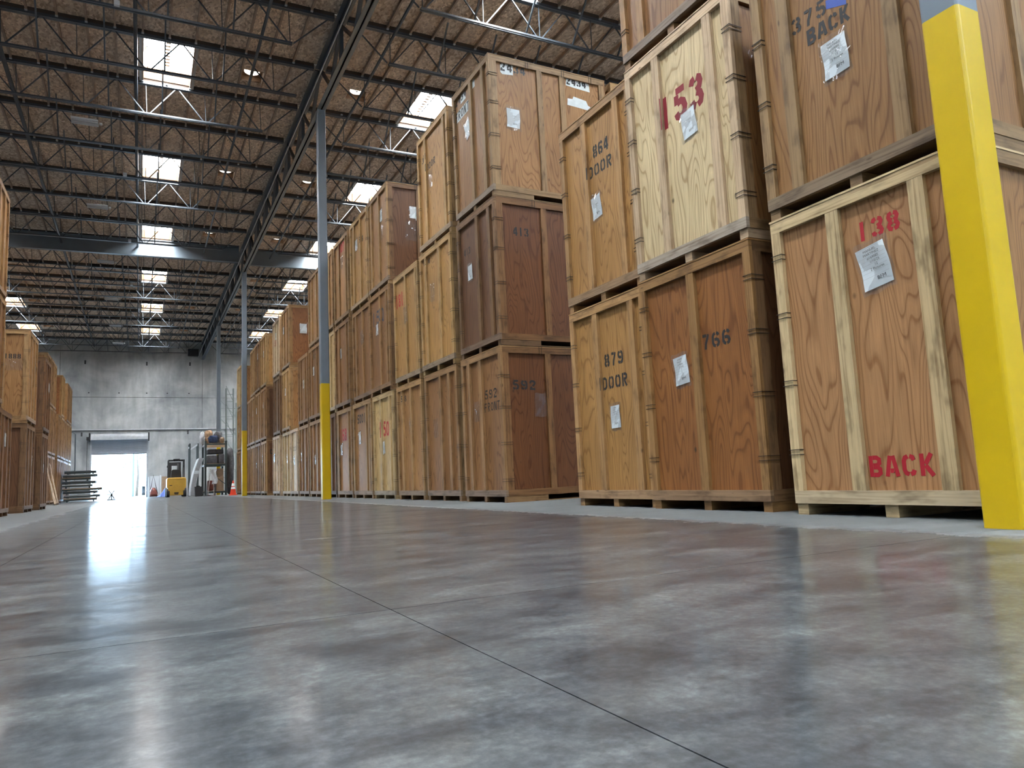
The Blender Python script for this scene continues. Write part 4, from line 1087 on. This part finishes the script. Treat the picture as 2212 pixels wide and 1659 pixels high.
mb = MB().box(-.46, .46, -.32, -.25, 2.0, 2.06).box(-.46, .46, .82, .9, 2.0, 2.06)
for k in range(7): mb.box(-.43 + k * .143 - .015, -.43 + k * .143 + .015, -.28, .86, 2.02, 2.05)
put('overhead_guard', mb.mesh('overhead_guard', M['black']), fk)
put('beacon_bar', MB().box(-.18, .18, -.36, -.24, 2.05, 2.10).mesh('beacon_bar', M['black'], bevel=.012), fk)
st = put('seat', MB().prism([(-.30, 1.06), (-.26, 1.46), (-.2, 1.52), (.2, 1.52), (.26, 1.46), (.30, 1.06)], -.1, .02, 'y').box(-.28, .28, 0, .5, 1.06, 1.18).mesh('seat', M['black'], bevel=.02), fk)
for x in (-.27, .27):
    put('mast_rail', MB().box(x - .07, x + .07, 1.55, 1.72, .1, 1.98).mesh('mast_rail', M['black']), fk)
put('mast_crossbar', MB().box(-.3, .3, 1.56, 1.66, 1.78, 1.98).mesh('mast_crossbar', M['black']), fk)
put('lift_cylinder', MB().tube([(.16, 1.5, .3), (.16, 1.5, 1.9)], .045, 10).mesh('lift_cylinder', M['black'], smooth=True), fk)
for x in (-.53, .36):
    put('rear_lamp', MB().box(x, x + .06, -.42, -.36, 1.62, 1.74).mesh('rear_lamp', M['black'], bevel=.01), fk)
put('steering_wheel', MB().tube([(.16 * math.cos(2 * PI * k / 16), .62 + .05 * math.sin(2 * PI * k / 16), 1.36 + .16 * math.sin(2 * PI * k / 16)) for k in range(17)], .015, 6, cap=False).mesh('steering_wheel', M['black'], smooth=True), fk)

# loaded furniture rack
RX0, RX1, RY0, RY1 = 3.02, 4.02, 41.4, 43.3
rk = empty('storage_rack', (RX0, RY0, 0)); tag(rk, 'dark green steel rack loaded with furniture pads beside the forklift', 'rack')
for x in (0, RX1 - RX0):
    for y in (0, RY1 - RY0):
        put('post', MB().box(x - .05, x + .05, y - .05, y + .05, 0, 2.85).mesh('post', M['rack_green']), rk)
for z in (.12, 1.55, 2.62):
    for y in (0, RY1 - RY0):
        put('beam', MB().box(.05, RX1 - RX0 - .05, y - .03, y + .03, z, z + .1).mesh('beam', M['rack_green']), rk)
    for x in (0, RX1 - RX0):
        put('side_beam', MB().box(x - .03, x + .03, .05, RY1 - RY0 - .05, z, z + .08).mesh('side_beam', M['galv'] if z > 1 and x == 0 else M['rack_green']), rk)
    put('deck_board', MB().box(-.02, RX1 - RX0 + .02, -.02, RY1 - RY0 + .02, z + .1, z + .12).mesh('deck_board', M['rough_board']), rk)
put('brace', MB().bar((.5, -.04, .95), (1.0, -.04, .55), .03).mesh('brace', M['rack_green']), rk)
rk2 = empty('storage_rack', (2.42, 44.2, 0)); tag(rk2, 'open dark green rack frame standing behind the leaning mattress', 'rack')
for x in (0, .42):
    for y in (0, .9):
        put('post', MB().box(x - .035, x + .035, y - .035, y + .035, 0, 2.9).mesh('post', M['rack_green']), rk2)
put('beam', MB().bar((0, 0, 2.7), (0, .9, 2.7), .05, .08).mesh('beam', M['galv']), rk2)
put('beam', MB().bar((0, 0, 2.55), (.42, 0, 2.85), .05, .08).mesh('beam', M['galv']), rk2)
put('beam', MB().bar((.42, 0, 1.5), (.42, .9, 1.5), .05, .08).mesh('beam', M['rack_green']), rk2)

def lump(name, mat, label, cat, loc, size, seed, nz=1.0, group=None, flat=.35):
    """a soft folded heap: squashed ball with folds"""
    rr = random.Random(seed); ph = [rr.uniform(0, 6) for _ in range(6)]
    mb = MB(); nu, nv = 20, 12
    prof = []
    b0 = 0
    for j in range(nv + 1):
        t_ = PI * j / nv
        for i in range(nu):
            a = 2 * PI * i / nu
            ca, sa = math.cos(a), math.sin(a)
            q = abs(ca) ** .6 * (1 if ca > 0 else -1), abs(sa) ** .6 * (1 if sa > 0 else -1)
            rad = math.sin(t_) ** .5 if 0 < t_ < PI else 0
            f = 1 + .10 * math.sin(4 * a + ph[0] + 3 * t_) + .08 * math.sin(9 * t_ + ph[1] + 2 * a)
            mb.v.append((q[0] * rad * f * size[0] / 2, q[1] * rad * f * size[1] / 2, size[2] / 2 * (1 - math.cos(t_)) * (1 + .06 * math.sin(3 * a + ph[2]) * math.sin(t_))))
    for j in range(nv):
        for i in range(nu):
            i2 = (i + 1) % nu
            mb.f.append((j * nu + i, j * nu + i2, (j + 1) * nu + i2, (j + 1) * nu + i))
    me = mb.mesh(name, mat, smooth=True)
    return tag(put(name, me, loc=loc), label, cat, group)
lump('blanket_bundle', M['tan_cloth'], 'tan patterned blanket bundle on top of the loaded rack', 'blanket', (3.26, 42.6, 2.745), (.42, .8, .75), 1)
lump('blanket_bundle', M['white_cloth'], 'white crumpled blanket bundle at the left top of the loaded rack', 'blanket', (2.92, 42.3, 2.745), (.22, .9, .66), 2)
lump('blanket_bundle', M['navy'], 'navy blue blanket draped over the top of the loaded rack', 'blanket', (3.42, 41.76, 2.745), (.5, .45, .42), 3)
lump('blanket_bundle', M['grey_cloth'], 'dark mottled blanket bundle at the top back of the loaded rack', 'blanket', (3.74, 42.75, 2.745), (.42, .8, .70), 4)
lump('blanket_bundle', M['cardboard'], 'orange brown folded quilt at the right top of the loaded rack', 'blanket', (3.86, 41.76, 2.745), (.22, .45, .32), 5)
lump('moving_bag', M['black'], 'black bag standing on the floor behind the mattress', 'bag', (2.72, 42.2, 0), (.30, .6, .55), 24)
# rolls and pads on the shelves
def pad(x0, x1, y0, y1, z0, z1, mat, label, cat='furniture pad', bev=.05, name='furniture_pad'):
    return tag(put(name, MB().box(x0, x1, y0, y1, z0, z1).mesh(name, mat, bevel=bev, smooth=True)), label, cat)
pad(3.12, 3.62, 41.42, 42.9, 1.672, 2.10, M['grey_cloth'], 'grey folded furniture pad on the middle rack shelf, left one')
pad(3.66, 3.95, 41.42, 42.9, 1.672, 2.16, M['grey_cloth'], 'grey folded furniture pad on the middle rack shelf, right one')
pad(3.14, 3.92, 41.5, 42.9, 2.20, 2.42, M['grey_cloth'], 'flat dark pad lying across the two grey pads')
put('front_plank', MB().box(.06, .94, -.07, -.03, 2.50, 2.64).mesh('front_plank', M['rough_board'], bevel=.006), rk)
pad(3.56, 3.93, 41.5, 42.8, .242, .95, M['cardboard'], 'brown cardboard box on the lowest rack shelf', 'box', .01, 'cardboard_box')
pad(3.6, 3.92, 41.55, 42.7, .955, 1.40, M['cardboard'], 'grey brown carton stacked on the lowest shelf box', 'box', .01, 'cardboard_box')
lump('wrapped_chair', M['red_dark'], 'dull red wrapped chair on the lowest rack shelf', 'furniture', (3.28, 41.75, .242), (.46, .5, .55), 9)
hz = empty('folded_trolley', (3.25, 41.05, 0)); tag(hz, 'folded metal hand trolley leaning on the rack front', 'trolley')
put('frame', MB().bar((-.12, 0, .05), (-.02, .08, 1.35), .03).bar((.16, 0, .05), (.12, .08, 1.35), .03).bar((-.02, .08, 1.34), (.12, .08, 1.34), .03).mesh('frame', M['chrome']), hz)
put('toe_plate', MB().box(-.2, .24, -.16, 0, .03, .05).mesh('toe_plate', M['red_dark']), hz)
for x in (-.17, .21): put('wheel', MB().tube([(x - .02, .05, .09), (x + .02, .05, .09)], .09, 14).mesh('wheel', M['black']), hz)
put('plastic_wrap', MB().grid(4, 6, lambda s, t: (.05 + .25 * s + .05 * math.sin(6 * t), .02 + .04 * math.sin(7 * s + 5 * t), .6 + .75 * t)).mesh('plastic_wrap', M['white_cloth'], smooth=True, fix=False), hz)
# leaning mattress
mt = empty('mattress', (2.56, 41.3, 0)); tag(mt, 'pale bent mattress leaning on edge against the loaded rack', 'mattress')
def mfn(off):
    def fn(s, t):
        bend = .34 * t * t + .06 * t
        return (-.28 + bend + off, -.1 + 1.5 * s, .04 + 1.92 * t)
    return fn
mb = MB(); n_ = 12
prof_l = [mfn(0)(0, k / n_) for k in range(n_ + 1)]; prof_r = [mfn(.24)(0, k / n_) for k in range(n_ + 1)]
poly = [(p[0], p[2]) for p in prof_l] + [(p[0], p[2] - .05) for p in reversed(prof_r)]
for k in range(n_):
    a, b, c, d = (prof_l[k][0], prof_l[k][2]), (prof_l[k + 1][0], prof_l[k + 1][2]), (prof_r[k + 1][0], prof_r[k + 1][2]), (prof_r[k][0], prof_r[k][2])
    mb.prism([a, b, c, d], -.1, 1.4, 'y')
put('core', mb.mesh('core', M['mattress'], smooth=False), mt)
mb = MB()
for k in range(n_):
    if k == 7: continue
    a, b, c, d = [(p[0] + dx, p[2]) for p, dx in ((prof_l[k], .03), (prof_l[k + 1], .03), (prof_r[k + 1], -.01), (prof_r[k], -.01))]
    mb.prism([a, b, c, d], -.125, -.1, 'y')
put('border', mb.mesh('border', M['mattress_side']), mt)
one('wooden_panel', MB().box(0, .9, 0, .04, 0, 1.1), M['cardboard'], 'brown panel standing on the wall side behind the forklift', 'panel', loc=(1.95, 55.9, 0))
one('plastic_bin', MB().prism([(-.17, 0), (.17, 0), (.2, .5), (-.2, .5)], 0, .5, 'y'), M['black'], 'black bin on the floor between mattress and rack', 'bin', loc=(2.66, 40.5, 0), bevel=.01)
fanst = empty('stand_lamp', (3.03, 40.5, 0)); tag(fanst, 'white pole stand on a round dark base in front of the rack', 'stand')
put('base', MB().lathe([(.17, 0), (.17, .02), (.03, .05)], 18).mesh('base', M['black']), fanst)
put('pole', MB().tube([(0, 0, .04), (0, 0, 1.45)], .02, 8).mesh('pole', M['galv_white'], smooth=True), fanst)

# traffic cone
cn = empty('traffic_cone', (4.02, 38.0, 0)); tag(cn, 'orange traffic cone with two white bands beside the third column', 'cone')
def crad(z): return .155 - .13 * (z - .03) / .68
put('base', MB().box(-.19, .19, -.19, .19, 0, .03).mesh('base', M['orange'], bevel=.01), cn)
put('body', MB().lathe([(crad(.03), .03), (crad(.71), .71)], 24).mesh('body', M['orange'], smooth=False), cn)
for z0, z1 in ((.30, .40), (.44, .57)):
    put('white_band', MB().lathe([(crad(z0) + .003, z0), (crad(z1) + .003, z1)], 24).mesh('white_band', M['cone_white']), cn)

# pallet rack uprights
def upright(loc, w, h_, label, n):
    r = empty('rack_upright', loc); tag(r, label, 'rack upright')
    for x in (0, w): put('post', MB().box(x - .04, x + .04, -.035, .035, 0, h_).mesh('post', M['upright']), r)
    hz_ = h_ / n
    for k in range(n):
        put('brace', MB().bar((0, 0, .25 + k * hz_), (w, 0, .25 + k * hz_), .03).mesh('brace', M['upright']), r)
        put('brace', MB().bar((0, 0, .25 + k * hz_ + hz_ * .9), (w, 0, .25 + k * hz_), .03).mesh('brace', M['upright']), r)
    put('brace', MB().bar((0, 0, h_ - .35), (w, 0, h_ - .35), .03).mesh('brace', M['upright']), r)
    for x in (0, w): put('foot_plate', MB().box(x - .08, x + .08, -.07, .07, 0, .012).mesh('foot_plate', M['upright']), r)
upright((4.40, 45.3, 0), .40, 6.15, 'tallest grey pallet rack upright standing behind the crate row end', 6)
upright((4.30, 47.6, 0), .9, 5.55, 'shorter grey pallet rack upright behind the loaded rack', 5)
lump('wrapped_sofa', M['grey_cloth'], 'dark wrapped sofa standing on end right of the loaded rack', 'furniture', (4.40, 43.3, 0), (.40, .8, 2.55), 12)
one('blue_sign', MB().box(0, .2, 0, .02, 0, .18), M['tarp'], 'small blue sign fixed on the pallet rack upright', 'sign', loc=(4.62, 45.24, 1.95))

# leaning boards on the left
for k in range(5):
    x0 = -3.05 - .02 * k; y0 = 34.6 + .62 * k; hh = 1.75 - .22 * (k % 3)
    b = empty('plank', (x0, y0, 0)); tag(b, f'rough wooden board leaning against the left crates, {["nearest", "second", "third", "fourth", "farthest"][k]} of five', 'plank', 'boards leaning on the left crates')
    mb = MB().bar((0, 0, .02), (-.42, .75 + .1 * k, hh), .14, .03, up=(1, 0, .2))
    put('board', mb.mesh('board', M['rough_board']), b)
# stack of steel dollies beside the door
rr = random.Random(5)
zc = 0.0
for k in range(9):
    hgt = (.2, .16, .2, .15, .2, .16, .2, .15, .18)[k]
    y_ = 44.4 + rr.uniform(-.06, .06); x_ = -3.55 + rr.uniform(-.05, .05); L_ = 1.38 + rr.uniform(-.12, .18) + (.35 if k in (1, 3) else 0)
    b = empty('flat_cart', (x_, y_, zc)); tag(b, f'dark steel flat cart in the pile by the dock door, {ORD[k+1]} from the floor', 'cart', 'pile of flat carts by the dock door')
    b.rotation_euler = (0, 0, rr.uniform(-.03, .03))
    put('deck', MB().box(0, L_, -.35, .55, hgt - .13, hgt).mesh('deck', M['rack_green'], bevel=.008), b)
    for x in (.15, L_ - .15):
        for y in (-.25, .45):
            put('caster', MB().tube([(x - .02, y, .06), (x + .02, y, .06)], .058, 12).box(x - .035, x + .035, y - .03, y + .03, .06, hgt - .11).mesh('caster', M['black']), b)
    put('edge_strip', MB().box(0, L_, -.36, -.35, hgt - .055, hgt - .015).mesh('edge_strip', M['galv'] if k % 3 == 1 else M['rough_board'] if k % 3 == 0 else M['steel_grey']), b)
    zc += hgt
hb = empty('bicycle_frame', (-1.35, 44.3, 0)); tag(hb, 'small dark tangled trolley beside the pile of flat carts', 'trolley')
mb = MB()
for k in range(6):
    a = k * PI / 3; mb.bar((0, 0, .3), (.26 * math.cos(a), .05 * math.sin(2 * a), .3 + .26 * math.sin(a)), .04)
put('spokes', mb.mesh('spokes', M['black']), hb)
put('legs', MB().bar((-.2, 0, .03), (.2, 0, .03), .05).bar((0, 0, .03), (0, 0, .3), .05).mesh('legs', M['black']), hb)
hb.name = 'hand_trolley'

# clutter right of the dock door
ht = empty('vacuum_cleaner', (.78, 55.2, 0)); tag(ht, 'dark floor machine with an A shaped handle right of the dock door', 'floor machine')
put('handle', MB().tube([(-.22, 0, .2), (0, .1, 1.45), (.26, 0, .2)], .028, 8).mesh('handle', M['black'], smooth=True), ht)
put('body', MB().lathe([(.27, .02), (.27, .2), (.18, .45), (.1, .6)], 18).mesh('body', M['red_dark'], smooth=True), ht)
for x in (-.2, .2): put('wheel', MB().tube([(x - .03, 0, .1), (x + .03, 0, .1)], .1, 12).mesh('wheel', M['black']), ht)
for k, (x, h_, lab) in enumerate(((.52, 1.35, 'white bollard post nearest the right door jamb'), (1.22, 1.42, 'white post standing left of the forklift'))):
    one('bollard', MB().tube([(0, 0, 0), (0, 0, h_)], .055, 12), M['galv_white'], lab, 'post', loc=(x, 54.9, 0))
one('cardboard_sheet', MB().box(-.3, .3, 0, .03, 0, 1.35), M['cardboard'], 'brown cardboard sheet leaning at the wall left of the forklift', 'cardboard', loc=(1.5, 56.2, 0))
one('white_board', MB().box(-.3, .3, 0, .03, 0, 1.4), M['galv_white'], 'white board leaning at the wall behind the floor machine', 'board', loc=(.85, 56.2, 0))
def tarp_fn(s, t):
    h_ = max(0.0, .75 * s ** 1.6 * math.sin(PI * t) ** .7)
    return (-.55 + .6 * s + .03 * math.sin(9 * t), -.35 + .8 * t, .005 + h_ + .03 * math.sin(11 * s + 8 * t) ** 2)
one('blue_tarp', MB().grid(12, 12, tarp_fn), M['tarp'], 'blue tarp heaped on the floor beside the forklift wheel', 'tarp', loc=(1.42, 48.4, 0), smooth=True)

# ---------------------------------------------------------------- outside the dock door
og = struct(put('outdoor_ground', MB().box(-60, 60, WALL_Y + .36, 160, -.2, -.02).mesh('outdoor_ground', M['asphalt'], fix=False)))
tr_ = empty('box_trailer', (2.2, 82, 0)); tag(tr_, 'white box trailer parked outside the open dock door', 'trailer')
put('body', MB().box(-2.4, 4, 0, 9, .9, 3.9).mesh('body', M['trailer'], bevel=.03), tr_)
put('stripe', MB().box(-2.2, 3.8, -.02, 0, 1.2, 1.75).mesh('stripe', M['trailer_blue']), tr_)
for x in (-1.9, 3.4): put('wheel', MB().tube([(x - .15, 1.5, .45), (x + .15, 1.5, .45)], .45, 18).mesh('wheel', M['black']), tr_)
one('utility_pole', MB().tube([(0, 0, -.02), (0, 0, 7)], .09, 10), M['steel_grey'], 'thin grey pole outside the open dock door', 'pole', loc=(-.55, 70, 0), smooth=True)
tree = empty('street_tree', (-.3, 76, -.02)); tag(tree, 'leafy tree outside seen through the top of the dock door', 'tree')
put('trunk', MB().tube([(0, 0, 0), (.1, 0, 2), (0, .1, 3.8)], [.13, .1, .05], 8).mesh('trunk', M['bark'], smooth=True), tree)
lv_ = MB(); rr = random.Random(11)
for k in range(420):
    a = rr.uniform(0, 2 * PI); q = rr.random() ** .5 * 2.3; z = rr.uniform(2.6, 5.2)
    c_ = Vector((q * math.cos(a) + .8, q * math.sin(a), z)); d = Vector((rr.uniform(-1, 1), rr.uniform(-1, 1), rr.uniform(-1, 1))).normalized(); e = d.orthogonal().normalized()
    b = len(lv_.v); s_ = rr.uniform(.06, .13)
    lv_.v += [tuple(c_ - d * s_), tuple(c_ + e * s_ * .5), tuple(c_ + d * s_), tuple(c_ - e * s_ * .5)]; lv_.f.append((b, b + 1, b + 2, b + 3))
o = put('leaves', lv_.mesh('leaves', M['leaf'], fix=False), tree); o['kind'] = 'stuff'
